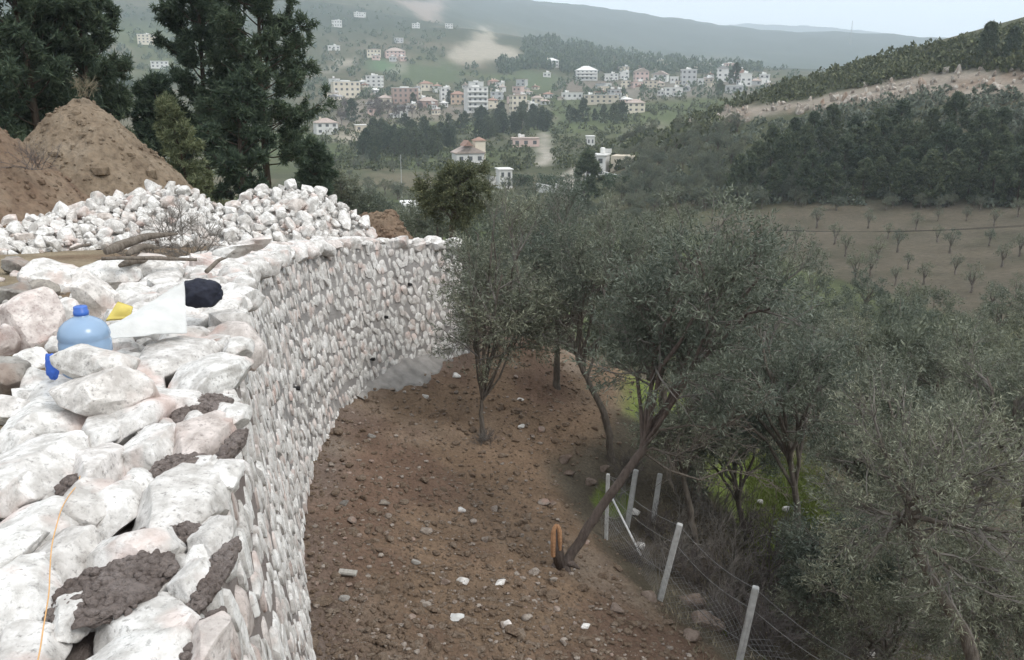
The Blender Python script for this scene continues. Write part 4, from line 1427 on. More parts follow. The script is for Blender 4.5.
# ---- pines on the left
def left_pine(seed, label, px, r, H, cr, cl, m=14, nb=66):
    p = at(px, 100, r); p[2] = float(ground_z(p[0], p[1])) - 0.1
    return tree_thing('pine_tree', label, 'tree', p, pine(seed, H, cr, cl, nb, 9, 6, m, 0.23, 0.062, 0.66, 0.16), PM)
left_pine(11, 'big dark pine with its bare trunk showing right of the white-rock heap gap', 262, 36, 10.8, 2.5, 0.17)
left_pine(12, 'dark pine rising left of the pine with the bare trunk', 202, 39, 10.4, 2.0, 0.10)
left_pine(13, 'dark pine straight behind the peak of the dirt mound', 86, 35, 9.8, 1.9, 0.08)
left_pine(14, 'dark pine behind the left shoulder of the dirt mound', 32, 34, 10.4, 2.2, 0.08)
left_pine(15, 'dark pine at the left edge behind the earth bank', -26, 35, 10.5, 2.4, 0.08)
left_pine(16, 'dark pine between the leftmost pines behind the mound', 60, 40, 9.6, 2.0, 0.08)
left_pine(17, 'low dark pine at the foot of the bare-trunk pine', 236, 34, 4.6, 1.5, 0.05, 8, 40)
left_pine(18, 'low dark pine filling the gap beside the mound', 150, 38, 4.3, 1.5, 0.05, 8, 40)
left_pine(19, 'small dark pine at the right foot of the big pine', 308, 41, 3.3, 1.1, 0.05, 8, 34)
p = at(183, 172, 27.0); p[2] = float(ground_z(p[0], p[1])) - 0.1
tree_thing('young_pine', 'pale green young pine in front of the dark pines by the mound', 'tree', p, pine(20, 3.3, 0.85, 0.03, 44, 5, 4, 13, 0.16, 0.036, 0.55, 0.05), (M_PINEBARK, M_PINEBARK, M_PINEYOUNG))

# ---- olive grove on the slope, right
og = np.random.default_rng(41)
k = 0
for r, xs in ((29, (700, 790, 900, 1010)), (36, (640, 735, 830, 925, 1020, 1100)), (46, (620, 700, 780, 860, 940, 1020, 1090)), (56, (650, 715, 790, 850, 915, 985, 1050)), (66, (690, 740, 790, 845, 895, 945, 1010, 1070)), (76, (720, 765, 810, 860, 905)), (24, (760, 820, 930)), (33, (770, 860, 960)),
              (30, (470, 560, 620)), (38, (430, 500, 570)), (48, (450, 520, 580)), (60, (420, 490, 550, 610))):
    for x in xs:
        p = at(x + og.uniform(-14, 14), 300, r + og.uniform(-2, 2))
        p[2] = float(ground_z(p[0], p[1])) - 0.1
        place('olive_tree', ('olive of the grove below the ploughed field, ' + ('nearest' if r < 34 else 'middle' if r < 60 else 'farthest') + ' rows, ' + ('left part' if x < 780 else 'middle part' if x < 920 else 'right part')) if x > 630 else 'grey-green olive tree on the slope behind the slender tree',
              'olive trees of the grove' if x > 630 else 'olive trees behind the wall end', p, OLP[k % 5], og.uniform(0.95, 1.3) * (1.0 if r < 60 else 0.85), og.uniform(0, 6.28))
        k += 1

# ---- pruned olives on the ploughed field
fo = [(355, 105), (440, 80), (490, 125), (585, 80), (668, 148), (720, 85), (545, 235), (610, 175), (697, 195), (815, 150), (830, 210), (872, 262), (925, 130), (940, 75), (935, 315), (1000, 285),
      (1010, 160), (740, 240), (660, 240), (440, 175), (1005, 50), (960, 190), (780, 120), (860, 60), (520, 160), (640, 110), (900, 30), (780, 60), (380, 140), (590, 215)]
for k, (a, b) in enumerate(fo):
    p = hit(660 + a / 2.813, 200 + b / 2.813, 60, 200)
    place('field_olive', 'small hard-pruned olive standing apart on the bare ploughed field', 'pruned olives on the ploughed field', p, FOP[k % 4], og.uniform(0.6, 1.15), og.uniform(0, 6.28))

# ---- pine belt and shrubs of the right hillside
pg = np.random.default_rng(55)
placed_p = []
for _ in range(900):
    x, y = pg.uniform(745, 1060), pg.uniform(118, 205)
    lim = np.interp(x, [745, 780, 850, 930, 1060], [185, 152, 142, 138, 134])
    if y < lim: continue
    if any(abs(x - a) < 15 and abs(y - b) < 9 for a, b in placed_p): continue
    placed_p.append((x, y))
    if len(placed_p) > 95: break
for k, (x, y) in enumerate(placed_p):
    p = hit(x, y, 110, 260)
    row_ = 'lowest belt row along the ploughed field' if y > 182 else 'uppermost belt row just below the rock cut' if y < 158 else 'belt between ploughed field and rock cut'
    side_ = 'left-hand dark' if x < 850 else 'central dark' if x < 950 else 'right-hand dark'
    place('hill_pine', side_ + ' pine in the ' + row_, 'pines below the rock cut', p, PNP[k % 4], pg.uniform(0.5, 0.95), pg.uniform(0, 6.28))
for (x, y, s_, lab) in ((737, 200, 0.85, 'rounded dark pine standing alone left of the pine belt'), (985, 64, 0.9, 'tallest dark tree on the skyline of the right hill'), (1010, 62, 0.75, 'dark tree right of the tallest tree on the right skyline')):
    p = hit(x, y, 110, 280)
    place('hill_pine', lab, None, p, PNP[1], s_, 1.0)
k = 0
for _ in range(230):
    x, y = pg.uniform(620, 800), pg.uniform(128, 215)
    if x > 745 and y < 170: continue
    p = hit(x, y, 70, 280)
    place('hillside_olive', 'olive on the rough slope, ' + ('high up by the broken rock' if y < 150 else 'half way up' if y < 180 else 'low down') + (', towards the modern house' if x < 680 else ', towards the lone round pine'), 'olives on the rough slope', p, OLP[k % 5], pg.uniform(0.55, 0.95), pg.uniform(0, 6.28)); k += 1
for _ in range(26):
    x, y = pg.uniform(720, 1030), pg.uniform(196, 212)
    p = hit(x, y, 90, 200)
    place('field_edge_shrub', 'pale olive shrub along the upper edge of the ploughed field', 'shrubs on the upper field edge', p, OLP[k % 5], pg.uniform(0.35, 0.6), pg.uniform(0, 6.28)); k += 1
# valley floor between the terrace and the village
for _ in range(170):
    x, y = pg.uniform(318, 660), pg.uniform(163, 248)
    if 490 < x < 640 and y < 186: continue
    if 450 < x < 492 and y < 172: continue
    p = hit(x, y, 62, 300)
    place('valley_olive', 'grey-green olive in the valley ' + ('beyond the rock heap' if x < 400 else 'beyond the dark carob tree' if x < 500 else 'in front of the garden walls' if x < 580 else 'in front of the modern house') + (', far side' if y < 195 else ', near side'), 'olives of the valley floor', p, OLP[k % 5], pg.uniform(0.55, 1.0), pg.uniform(0, 6.28)); k += 1
p = hit(586, 214, 70, 200)
place('cypress_pine', 'dark conical conifer in front of the white modern house', None, p, PNP[0], 1.3, 0.4)

# ------------------------------------------------------------------ village
WALLS = {'white': (0.62, 0.61, 0.59), 'cream': (0.62, 0.56, 0.46), 'grey': (0.45, 0.45, 0.45), 'pink': (0.56, 0.42, 0.38), 'orange': (0.48, 0.36, 0.27), 'red': (0.36, 0.25, 0.21), 'beige': (0.52, 0.46, 0.37), 'brick': (0.34, 0.25, 0.21)}
M_WALL = {k: plain('render_' + k, c, 0.9, 0.15, 0.07, 0.6) for k, c in WALLS.items()}
M_TILE = plain('roof_tile', (0.30, 0.19, 0.15), 0.9, 0.15, 0.2, 1.2)
M_TILEPALE = plain('roof_tile_faded', (0.38, 0.31, 0.275), 0.9, 0.15, 0.2, 1.2)
M_SLAB = plain('roof_slab', (0.66, 0.65, 0.63), 0.9, 0.2, 0.1, 0.8)
M_ROOFGREY = plain('roof_grey', (0.33, 0.32, 0.32), 0.9, 0.2, 0.1, 0.8)
M_PANE = plain('window_pane', (0.10, 0.105, 0.11), 0.25, 0.5, 0.2, 1)
M_RAIL = plain('balcony_slab', (0.68, 0.67, 0.65), 0.8, 0.2, 0.1, 1)
ROOFM = {'tile': M_TILE, 'pale': M_TILEPALE, 'slab': M_SLAB, 'grey': M_ROOFGREY}
_pane = {}
def pane_mesh(w_, h_):
    k = (round(w_, 1), round(h_, 1))
    if k not in _pane:
        _pane[k] = MB().box((0, 0, 0), (k[0], 0.10, k[1])).mesh('window', M_PANE)
    return _pane[k]

def roof_mesh(kind, w_, d_, rh, mat, z):
    mb = MB()
    e = 0.45
    if kind == 'flat':
        mb.box((0, 0, z + 0.14), (w_ + 0.5, d_ + 0.5, 0.28))
        mb.box((0, d_ * 0.12, z + 0.28 + 0.35), (w_ * 0.34, d_ * 0.3, 0.7)) if rh > 0 else None
    elif kind == 'hip':
        a, b = w_ / 2 + e, d_ / 2 + e
        rid = max(0.0, a - b) * 0.9
        V = [(-a, -b, z), (a, -b, z), (a, b, z), (-a, b, z), (-rid - .01, 0, z + rh), (rid + .01, 0, z + rh), (-a, -b, z - .18), (a, -b, z - .18), (a, b, z - .18), (-a, b, z - .18)]
        mb.add(V, [(0, 1, 5, 4), (2, 3, 4, 5), (0, 6, 7, 1), (1, 7, 8, 2), (2, 8, 9, 3), (3, 9, 6, 0), (9, 8, 7, 6)], [(1, 2, 5), (3, 0, 4)])
    else:   # gable towards the camera
        a, b = w_ / 2 + e, d_ / 2 + e
        V = [(-a, -b, z), (0, -b, z + rh), (a, -b, z), (-a, b, z), (0, b, z + rh), (a, b, z), (-a, -b, z - .2), (a, -b, z - .2), (-a, b, z - .2), (a, b, z - .2)]
        mb.add(V, [(0, 1, 4, 3), (1, 2, 5, 4), (0, 3, 8, 6), (2, 7, 9, 5), (6, 8, 9, 7), (0, 6, 7, 2), (3, 5, 9, 8)], [(0, 2, 1), (3, 4, 5)])
    return mb.mesh('roof', mat)

hg = np.random.default_rng(66)
def house(px, py, pw, ph, wall_c, roof, roof_c, label, yaw=0.0, cat='house', rmin=180, rmax=2500, rf=None, windows=True, balcony=False):
    p = hit(px, py, rmin, rmax)
    r = math.hypot(p[0], p[1])
    w_, h_ = max(3.0, 0.92 * pw * r / FPX), max(2.4, 0.92 * ph * r / FPX)
    rh = {'flat': 0.0, 'hip': 0.20 * w_, 'gable': 0.26 * w_}[roof] if rf is None else rf
    if roof != 'flat': rh = min(rh, 0.38 * h_); h_ = h_ - rh
    d_ = min(max(0.75 * w_, 5), 13)
    face = math.atan2(-p[0], p[1]) + yaw
    o = thing('village_house' if cat == 'house' else cat.replace(' ', '_'), label, cat, p, face)
    link('wall', MB().box((0, 0, h_ / 2 - 1.2), (w_, d_, h_ + 2.4)).mesh('wall', M_WALL[wall_c]), o)
    if roof == 'flat' and h_ > 5.5 and rf is None: rh = 1
    rf_o = link('roof', roof_mesh(roof, w_, d_, rh, ROOFM[roof_c], h_), o)
    if roof == 'flat' and hg.random() < 0.7:
        link('water_tank', MB().lathe([(0, 0.3), (0.6, 0.3), (0.6, 1.5), (0.3, 1.7), (0, 1.7)], 10).box((1.3, 0, 0.9), (1.6, 0.15, 1.0)).mesh('water_tank', M_SLAB), rf_o, (w_ * hg.uniform(-0.35, 0.3), d_ * 0.1, h_ + 0.1))
    elif roof != 'flat':
        link('chimney', MB().box((0, 0, 0.5), (0.8, 0.8, 2.2)).box((0, 0, 1.65), (1.0, 1.0, 0.14)).mesh('chimney', M_WALL['cream']), rf_o, (w_ * hg.uniform(-0.28, 0.28), d_ * 0.15, h_ + rh * 0.4))
    if not windows: return o
    st = max(1, int(round(h_ / 3.0)))
    fh = h_ / st
    n = max(2, int(round(w_ / 3.4)))
    ww, wh = min(1.5, w_ / n * 0.42), min(1.45, fh * 0.45)
    for f in range(st):
        for i in range(n):
            if hg.random() < 0.08: continue
            x = (i + 0.5) / n * w_ - w_ / 2
            link('window', pane_mesh(ww, wh), o, (x, -d_ / 2 - 0.03, f * fh + fh * 0.52))
        for i in range(2):
            for sgn in (-1, 1):
                if sgn * p[0] > 0: continue
                q = link('window', pane_mesh(min(1.5, d_ * 0.2), wh), o, (sgn * (w_ / 2 + 0.03), (i - 0.5) * d_ * 0.45, f * fh + fh * 0.52), (0, 0, math.pi / 2))
        if balcony and f > 0:
            link('balcony', MB().box((0, -d_ / 2 - 0.7, f * fh + 0.02), (w_ * 0.92, 1.4, 0.2)).box((0, -d_ / 2 - 1.37, f * fh + 0.55), (w_ * 0.92, 0.08, 0.85)).mesh('balcony', M_RAIL), o)
    return o

H_ = [
 (346, 97, 27, 15, 'cream', 'flat', 'slab', 'long cream two-storey block right of the big pine', 0.15),
 (375, 87, 16, 11, 'white', 'flat', 'slab', 'white flat-roofed house above the cream block', -0.2),
 (395, 57, 20, 9, 'pink', 'hip', 'pale', 'reddish building at the top of the small green pitch', 0.1),
 (374, 57, 14, 7, 'cream', 'flat', 'pale', 'low pinkish building left of the reddish one above the pitch', 0.0),
 (326, 134, 22, 16, 'white', 'hip', 'pale', 'white house with faded hipped roof beside the big pine', 0.2),
 (365, 131, 20, 6, 'beige', 'flat', 'slab', 'low long shed with a pale roof below the bare trees', 0.1),
 (405, 103, 26, 15, 'brick', 'flat', 'slab', 'brick-red block under a long pale roof', 0.1),
 (426, 90, 13, 9, 'cream', 'hip', 'tile', 'house with a red hipped roof behind the brick block', 0.2),
 (428, 107, 20, 10, 'red', 'hip', 'pale', 'low red-brown house right of the brick block', -0.1),
 (445, 101, 10, 13, 'white', 'flat', 'slab', 'narrow white house left of the orange one', 0.2),
 (458, 104, 15, 13, 'orange', 'hip', 'tile', 'orange house with a tiled roof in the village centre', 0.0),
 (476, 112, 22, 25, 'white', 'flat', 'slab', 'tallest white stepped apartment house in the village centre', 0.25),
 (476, 90, 15, 8, 'white', 'flat', 'slab', 'white upper house behind the tall stepped apartment house', 0.1),
 (497, 100, 13, 8, 'grey', 'flat', 'slab', 'pale low house right of the tall apartment house', -0.1),
 (518, 116, 16, 21, 'cream', 'flat', 'pale', 'cream three-storey house above the pine belt', 0.3),
 (533, 115, 10, 11, 'white', 'flat', 'slab', 'small white house right of the cream three-storey one', 0.0),
 (551, 67, 14, 9, 'white', 'hip', 'slab', 'lone white villa high on the green slope', 0.2),
 (586, 80, 22, 14, 'white', 'hip', 'slab', 'large white three-storey villa with balconies on the slope', 0.1),
 (572, 99, 22, 6, 'white', 'flat', 'slab', 'long low white hall left of the beige long block', 0.0),
 (601, 103, 36, 8, 'beige', 'flat', 'slab', 'longest beige block beneath the white villa', 0.0),
 (635, 112, 18, 13, 'cream', 'hip', 'pale', 'cream house beside the dark trees at the village edge', 0.2),
 (611, 80, 14, 6, 'white', 'flat', 'slab', 'low white building right of the large villa', 0.1),
 (624, 79, 9, 7, 'white', 'flat', 'slab', 'small white cube house between the villa and the gabled house', 0.2),
 (641, 81, 14, 13, 'pink', 'gable', 'pale', 'pink-grey gabled house on the upper village row', 0.2),
 (650, 88, 14, 7, 'beige', 'flat', 'pale', 'low terrace house below the pink-grey gabled house', 0.1),
 (661, 82, 14, 11, 'white', 'gable', 'pale', 'white gabled house with pinkish roof on the upper row', -0.2),
 (674, 83, 8, 6, 'white', 'flat', 'slab', 'tiny white house right of the white gabled one', 0.1),
 (688, 85, 15, 15, 'grey', 'flat', 'slab', 'grey apartment block on the upper row', 0.15),
 (702, 85, 9, 6, 'white', 'flat', 'slab', 'small bright house right of the grey apartment block', 0.0),
 (722, 82, 11, 16, 'white', 'gable', 'grey', 'tall narrow white gabled house with a dark window', 0.1),
 (745, 86, 11, 12, 'white', 'flat', 'slab', 'white two-storey house right of the tall gabled one', 0.2),
 (764, 84, 10, 9, 'white', 'flat', 'slab', 'rightmost white house of the village at the hill edge', 0.0),
 (673, 96, 18, 8, 'white', 'flat', 'slab', 'white hall with a dark window band on the lower right row', 0.1),
 (648, 61, 12, 5, 'white', 'flat', 'slab', 'white house on the upper hill crest', 0.0),
 (662, 64, 10, 4, 'cream', 'flat', 'slab', 'pale house just below the crest house', 0.0),
 (708, 70, 9, 6, 'cream', 'hip', 'pale', 'pale hipped house high on the right of the village', 0.1),
 (724, 70, 8, 6, 'white', 'hip', 'slab', 'small pale house behind the tall gabled one', 0.1),
 (696, 72, 8, 5, 'cream', 'flat', 'pale', 'little cream house above the grey apartment block', 0.1),
 (734, 92, 18, 6, 'grey', 'flat', 'slab', 'long grey-roofed house below the two-storey white one', 0.0),
 (500, 88, 9, 5, 'white', 'flat', 'slab', 'small white house on the slope below the quarry', 0.1),
 (547, 77, 8, 4, 'white', 'flat', 'slab', 'tiny white annexe below the lone villa', 0.0),
 (337, 27, 10, 6, 'white', 'flat', 'slab', 'white house high on the left hillside', 0.0),
 (360, 17, 12, 4, 'white', 'flat', 'slab', 'long white house highest on the left hillside', 0.0),
 (416, 28, 8, 4, 'white', 'flat', 'slab', 'small white house on the hillside below the bare earth scar', 0.0),
 (449, 28, 8, 4, 'white', 'flat', 'slab', 'small pale house left of the quarry top', 0.0),
 (334, 50, 12, 4, 'white', 'flat', 'slab', 'white-roofed house above the curved track', 0.0),
 (47, 58, 14, 8, 'white', 'flat', 'slab', 'white house glimpsed through the left pines', 0.0),
 (148, 44, 18, 8, 'cream', 'flat', 'slab', 'pale house in the gap between the pines', 0.0),
 (160, 68, 16, 6, 'white', 'flat', 'slab', 'white house low in the gap between the pines', 0.0),
 (255, 140, 16, 16, 'white', 'flat', 'slab', 'white house showing behind the bare pine trunk', 0.1),
 (492, 108, 10, 10, 'cream', 'hip', 'tile', 'tile-roofed house beside the tall apartment house', 0.3),
 (437, 92, 9, 8, 'white', 'hip', 'tile', 'white house with a tiled roof above the orange house', 0.1),
 (385, 104, 14, 9, 'beige', 'hip', 'pale', 'beige house behind the bare grey trees', 0.0),
 (548, 98, 10, 6, 'white', 'hip', 'tile', 'tile-roofed house left of the long white hall', 0.1),
]
for a in H_:
    house(*a[:8], yaw=a[8], balcony=a[7].startswith(('large white', 'tallest white')))
# the many little houses between, too alike to tell apart
hv = np.random.default_rng(404)
spots = [(hv.uniform(330, 545), hv.uniform(84, 118)) for _ in range(34)] + [(hv.uniform(600, 775), hv.uniform(68, 98)) for _ in range(36)] + [(hv.uniform(480, 640), hv.uniform(86, 106)) for _ in range(14)] + \
        [(hv.uniform(330, 470), hv.uniform(40, 62)) for _ in range(4)]
for (x, y) in spots:
    w_ = hv.uniform(6, 11) * (1.5 if y > 125 else 1)
    house(x, y, w_, w_ * hv.uniform(0.45, 0.8), ['white', 'white', 'cream', 'beige', 'pink', 'grey'][int(hv.integers(6))], ['flat', 'flat', 'hip', 'gable'][int(hv.integers(4))], ['slab', 'pale', 'tile', 'grey'][int(hv.integers(4))],
          'small pale village house half hidden among trees and larger houses', hv.normal(0, 0.4))['group'] = 'small houses of the village'
# nearer houses
hh = house(468, 164, 30, 20, 'white', 'gable', 'pale', 'white house with reddish gables and a cream tower in the valley', 0.25, rmin=200, rmax=420)
def attach(par, nm, mb, mat): return link(nm, mb.mesh(nm, mat), par)
attach(hh, 'stair_tower', MB().box((3.6, -1, 3.9), (3.6, 3.6, 7.8)), M_WALL['cream'])
attach(hh, 'tower_roof', MB().add([(1.4, -3.2, 7.8), (5.8, -3.2, 7.8), (5.8, 1.2, 7.8), (1.4, 1.2, 7.8), (3.6, -1, 9.0)], [(3, 2, 1, 0)], [(0, 1, 4), (1, 2, 4), (2, 3, 4), (3, 0, 4)]), M_TILE)
attach(hh, 'dormer', MB().add([(-2.6, -5.4, 6.2), (0.6, -5.4, 6.2), (-1, -5.4, 8.0), (-2.6, 1, 6.2), (0.6, 1, 6.2), (-1, 1, 8.0)], [(0, 3, 5, 2), (1, 2, 5, 4), (0, 1, 4, 3)], [(0, 2, 1), (3, 4, 5)]), M_TILE)
mh = house(597, 176, 22, 22, 'white', 'flat', 'slab', 'white modern cube house with large dark windows in the valley', -0.2, rmin=200, rmax=420, rf=0)
attach(mh, 'side_wing', MB().box((7.2, 1.0, 2.4), (7.0, 7.0, 5.2)), M_WALL['beige'])
house(525, 146, 28, 8, 'pink', 'flat', 'pale', 'long low shed with a pinkish roof beside the track', 0.1, 'shed', 200, 500)
house(415, 226, 26, 24, 'white', 'flat', 'slab', 'pale bluish building low behind the end of the terrace', 0.1, 'building', 70, 260)
house(504, 188, 14, 20, 'white', 'flat', 'slab', 'small white gatehouse below the white gabled house', 0.2, 'gatehouse', 150, 400)
house(590, 146, 8, 10, 'white', 'flat', 'slab', 'narrow white hut beside the olive grove above the modern house', 0.1, 'hut', 200, 500)

def garden_wall(pts, hgt, lab, mat, rmin=150):
    P = [hit(x, y, rmin, 420) for x, y in pts]
    mb = MB()
    for a, b in zip(P[:-1], P[1:]):
        d = b - a
        L = math.hypot(d[0], d[1])
        mb.box(((a[0] + b[0]) / 2, (a[1] + b[1]) / 2, (a[2] + b[2]) / 2 + hgt / 2 - 0.5), (L + 0.3, 0.35, hgt + 1.0), math.atan2(d[1], d[0]))
    o = link('garden_wall', mb.mesh('garden_wall', mat))
    tag(o, lab, 'wall'); o['kind'] = 'thing'
garden_wall([(490, 186), (512, 184)], 2.4, 'white garden wall beside the gatehouse', M_WALL['white'])
garden_wall([(537, 192), (556, 193), (572, 196)], 1.8, 'low white garden wall along the front of the hedges', M_WALL['white'])
garden_wall([(604, 180), (622, 181)], 1.5, 'bright low wall in front of the modern house', M_WALL['white'])

# ------------------------------------------------------------------ trees of the village, one by one
vg = np.random.default_rng(88)
for _ in range(92):
    x = vg.uniform(362, 548)
    lo, hi_ = np.interp(x, [362, 400, 450, 490, 520, 548], [140, 132, 128, 118, 116, 124]), np.interp(x, [362, 420, 470, 500, 520, 548], [164, 162, 152, 138, 136, 132])
    y = vg.uniform(lo, hi_)
    if 452 < x < 488 and y > 142: continue
    p = hit(x, y, 200, 600)
    place('village_pine', 'dark pine of the belt below the village, ' + ('left end nearest the big pine' if x < 410 else 'middle left of the gabled house' if x < 455 else 'stretch above the gabled house' if x < 500 else 'right end near the track'), 'pines below the village', p, PNP[int(vg.integers(4))], vg.uniform(0.65, 1.15), vg.uniform(0, 6.28))
for (x, y, s_, lab) in ((583, 122, 1.35, 'tall dark cypress-like tree below the long beige block'), (569, 120, 0.9, 'dark tree left of the tall dark tree'), (574, 122, 0.8, 'dark tree touching the left of the tall dark tree'), (604, 122, 1.0, 'dark tree right of the tall dark tree'),
                        (614, 124, 1.05, 'bushy dark tree left of the cream edge house'), (622, 122, 1.1, 'dark pointed tree just left of the cream edge house'), (595, 121, 0.7, 'small dark tree between the two larger ones'), (735, 84, 1.5, 'dark round tree between the white houses on the upper row'),
                        (720, 96, 1.0, 'dark tree on the near hill edge in front of the village'), (357, 96, 1.1, 'dark tree at the right end of the cream block'), (450, 104, 0.9, 'dark tree between the village houses'), (413, 106, 0.9, 'dark tree right of the brick block'),
                        (523, 118, 1.0, 'dark tree in front of the cream three-storey house'), (352, 122, 1.3, 'broad dark tree below the cream block')):
    p = hit(x, y, 150, 1100)
    place('village_tree', lab, None, p, PNP[int(vg.integers(4))], s_, vg.uniform(0, 6.28))
# hedges in the gardens of the valley houses
for (x, y, n, lab) in ((522, 186, 7, 'dark clipped garden hedge left of the garden wall'), (551, 188, 8, 'dark clipped garden hedge right of the garden wall'), (618, 190, 9, 'long dark hedge below the modern house')):
    p0, p1 = hit(x - n * 1.6, y, 140, 420), hit(x + n * 1.6, y, 140, 420)
    c = (p0 + p1) / 2
    g = np.random.default_rng(int(x))
    Lh = np.linalg.norm((p1 - p0)[:2])
    S = np.stack([g.uniform(-Lh / 2, Lh / 2, 1500), g.uniform(-0.9, 0.9, 1500), g.uniform(0, 3.0, 1500)], 1)
    D = unit(g.normal(size=S.shape)) * 0.4
    E = unit(np.cross(D, g.normal(size=S.shape))) * 0.14
    V = np.stack([S, S + D * .5 + E, S + D, S + D * .5 - E], 1).reshape(-1, 3)
    hd = tag(link('hedge', mesh_np('hedge', V, [np.arange(len(V)).reshape(-1, 4)], M_PINE), None, c, (0, 0, math.atan2(*(p1 - p0)[[1, 0]]))), lab, 'hedge')
# leafless trees
BARP = []
for i in range(3):
    d = olive(90 + i, [(0, 0, 0), (0.1, 0, 1.2), (0, 0.1, 2.2)], 0.16, np.array([0, 0, 5.0]), np.array([2.0, 2.0, 3.0]), n1=9, n2_=6, n3=6, n4=4, m=2, L=0.5, W=0.05, twl=0.9, low=-0.4)
    BARP.append((proto(*d[0], M_BARE, 'trunk'), proto(*d[2], M_BARE, 'crown')))
for (x, y, s_) in ((372, 118, 1.3), (380, 122, 1.4), (388, 118, 1.3), (396, 122, 1.3), (404, 120, 1.2), (378, 112, 1.2), (412, 118, 1.0), (345, 112, 1.0), (342, 126, 1.2), (420, 114, 1.0)):
    p = hit(x, y, 200, 900)
    place('bare_tree', 'leafless grey tree in the stand left of the village centre', 'leafless trees in the village', p, BARP[int(vg.integers(3))], s_, vg.uniform(0, 6.28))

# ------------------------------------------------------------------ far woods and scrub that read as one mass
def leaf_blob(seed, n, cone):
    g = np.random.default_rng(seed)
    d = unit(g.normal(size=(n, 3)))
    rad = g.uniform(0.5, 1.0, (n, 1)) ** 0.5
    S = d * rad
    S[:, 2] = (S[:, 2] + 1) / 2
    if cone: S[:, :2] *= (1.15 - 0.9 * S[:, 2:3])
    D = unit(d * 0.6 + g.normal(size=(n, 3)) * 0.7)
    E = unit(np.cross(D, g.normal(size=(n, 3))))
    l = g.uniform(0.36, 0.58, (n, 1))
    return np.stack([S - D * l / 2, S + E * l * 0.32, S + D * l / 2, S - E * l * 0.32], 1)     # (n,4,3)
BLOB = [leaf_blob(i, 34, i % 2) for i in range(6)]
def wood(name, label, items, mat, g):
    out = []
    for i, (p, w_, h_) in enumerate(items):
        b = BLOB[int(g.integers(6))]
        a = g.uniform(0, 6.28)
        c_, s_ = math.cos(a), math.sin(a)
        q = np.stack([b[..., 0] * c_ - b[..., 1] * s_, b[..., 0] * s_ + b[..., 1] * c_, b[..., 2]], -1)
        out.append(q * np.array([w_, w_, h_]) + p)
    V = np.concatenate(out).reshape(-1, 3)
    return tag(link(name, mesh_np(name, V, [np.arange(len(V)).reshape(-1, 4)], mat)), label, None, None, 'stuff')

def scatter(n, x0, x1, y0, y1, rmin, rmax, g, cond=None):
    px, py = g.uniform(x0, x1, n), g.uniform(y0, y1, n)
    if cond is not None:
        m = cond(px, py); px, py = px[m], py[m]
    rr = np.exp(np.linspace(math.log(rmin), math.log(rmax), 260))
    d = np.stack([(px - 512) / FPX, cp + (330 - py) / FPX * sp, -sp + (330 - py) / FPX * cp], 1)
    k = rr[None] / np.hypot(d[:, 0], d[:, 1])[:, None]
    X, Y, Z = d[:, :1] * k, d[:, 1:2] * k, CAMZ + d[:, 2:] * k
    b = np.argmax(Z < ground_z(X, Y), axis=1)
    ii = np.arange(len(px))
    ok = b > 0
    jr = 1 + g.uniform(-0.012, 0.012, len(px))
    x, y = (X[ii, b] * jr)[ok], (Y[ii, b] * jr)[ok]
    return np.stack([x, y, ground_z(x, y)], 1)

fg = np.random.default_rng(123)
def avoid(px, py):
    bad = ((px > 448) & (px < 524) & (py > 32) & (py < 64)) | ((px > 396) & (px < 444) & (py < 20)) | ((px > 366) & (px < 398) & (py > 58) & (py < 72)) | ((px > 535) & (px < 552) & (py > 130) & (py < 168)) | \
          ((px > 400) & (px < 462) & (py > 64) & (py < 82)) | ((px > 520) & (px < 560) & (py > 70) & (py < 90))
    return ~bad
its = []
for P in scatter(1900, -20, 800, 5, 100, 420, 1700, fg, avoid):
    s_ = fg.uniform(1.6, 3.6)
    its.append((P - [0, 0, 0.3], s_, s_ * fg.uniform(1.2, 2.0)))
for P in scatter(1200, 500, 760, 40, 74, 700, 1700, fg, avoid):
    s_ = fg.uniform(3.0, 5.5)
    its.append((P - [0, 0, 0.3], s_, s_ * fg.uniform(1.4, 2.2)))
wood('hillside_wood', 'scattered dark woods on the hazy slopes behind the village', its, M_PINE, fg)
its = []
for P in scatter(1500, 300, 720, 96, 172, 200, 700, fg, avoid):
    s_ = fg.uniform(0.9, 2.4)
    its.append((P - [0, 0, 0.2], s_, s_ * fg.uniform(1.0, 1.6)))
wood('village_scrub', 'low scrub and garden bushes between the village houses', its, M_SCRUB, fg)
its = []
sky_y = lambda px: np.interp(px, [680, 700, 750, 850, 950, 1024, 1060], [112, 104, 96, 69, 46, 31, 24])
cut_y = lambda px: np.interp(px, [668, 700, 760, 800, 840, 880, 930, 985, 1060], [117, 111, 105, 100, 91, 83, 73, 69, 72])
for P in scatter(4200, 660, 1060, 20, 118, 170, 300, fg, lambda a, b: (b > sky_y(a) - 3) & (b < cut_y(a))):
    s_ = fg.uniform(0.7, 1.9)
    its.append((P - [0, 0, 0.2], s_, s_ * fg.uniform(1.1, 1.7)))
wood('hill_scrub', 'dense green scrub covering the right hilltop above the rock cut', its, M_SCRUB, fg)
its = []
for P in scatter(1500, 630, 1060, 95, 205, 120, 260, fg, lambda a, b: b > cut_y(a) + 18):
    s_ = fg.uniform(0.6, 1.7)
    its.append((P - [0, 0, 0.2], s_, s_ * fg.uniform(1.0, 1.5)))
wood('slope_scrub', 'low dull scrub on the slope below the rock cut', its, M_OLIVEFAR, fg)
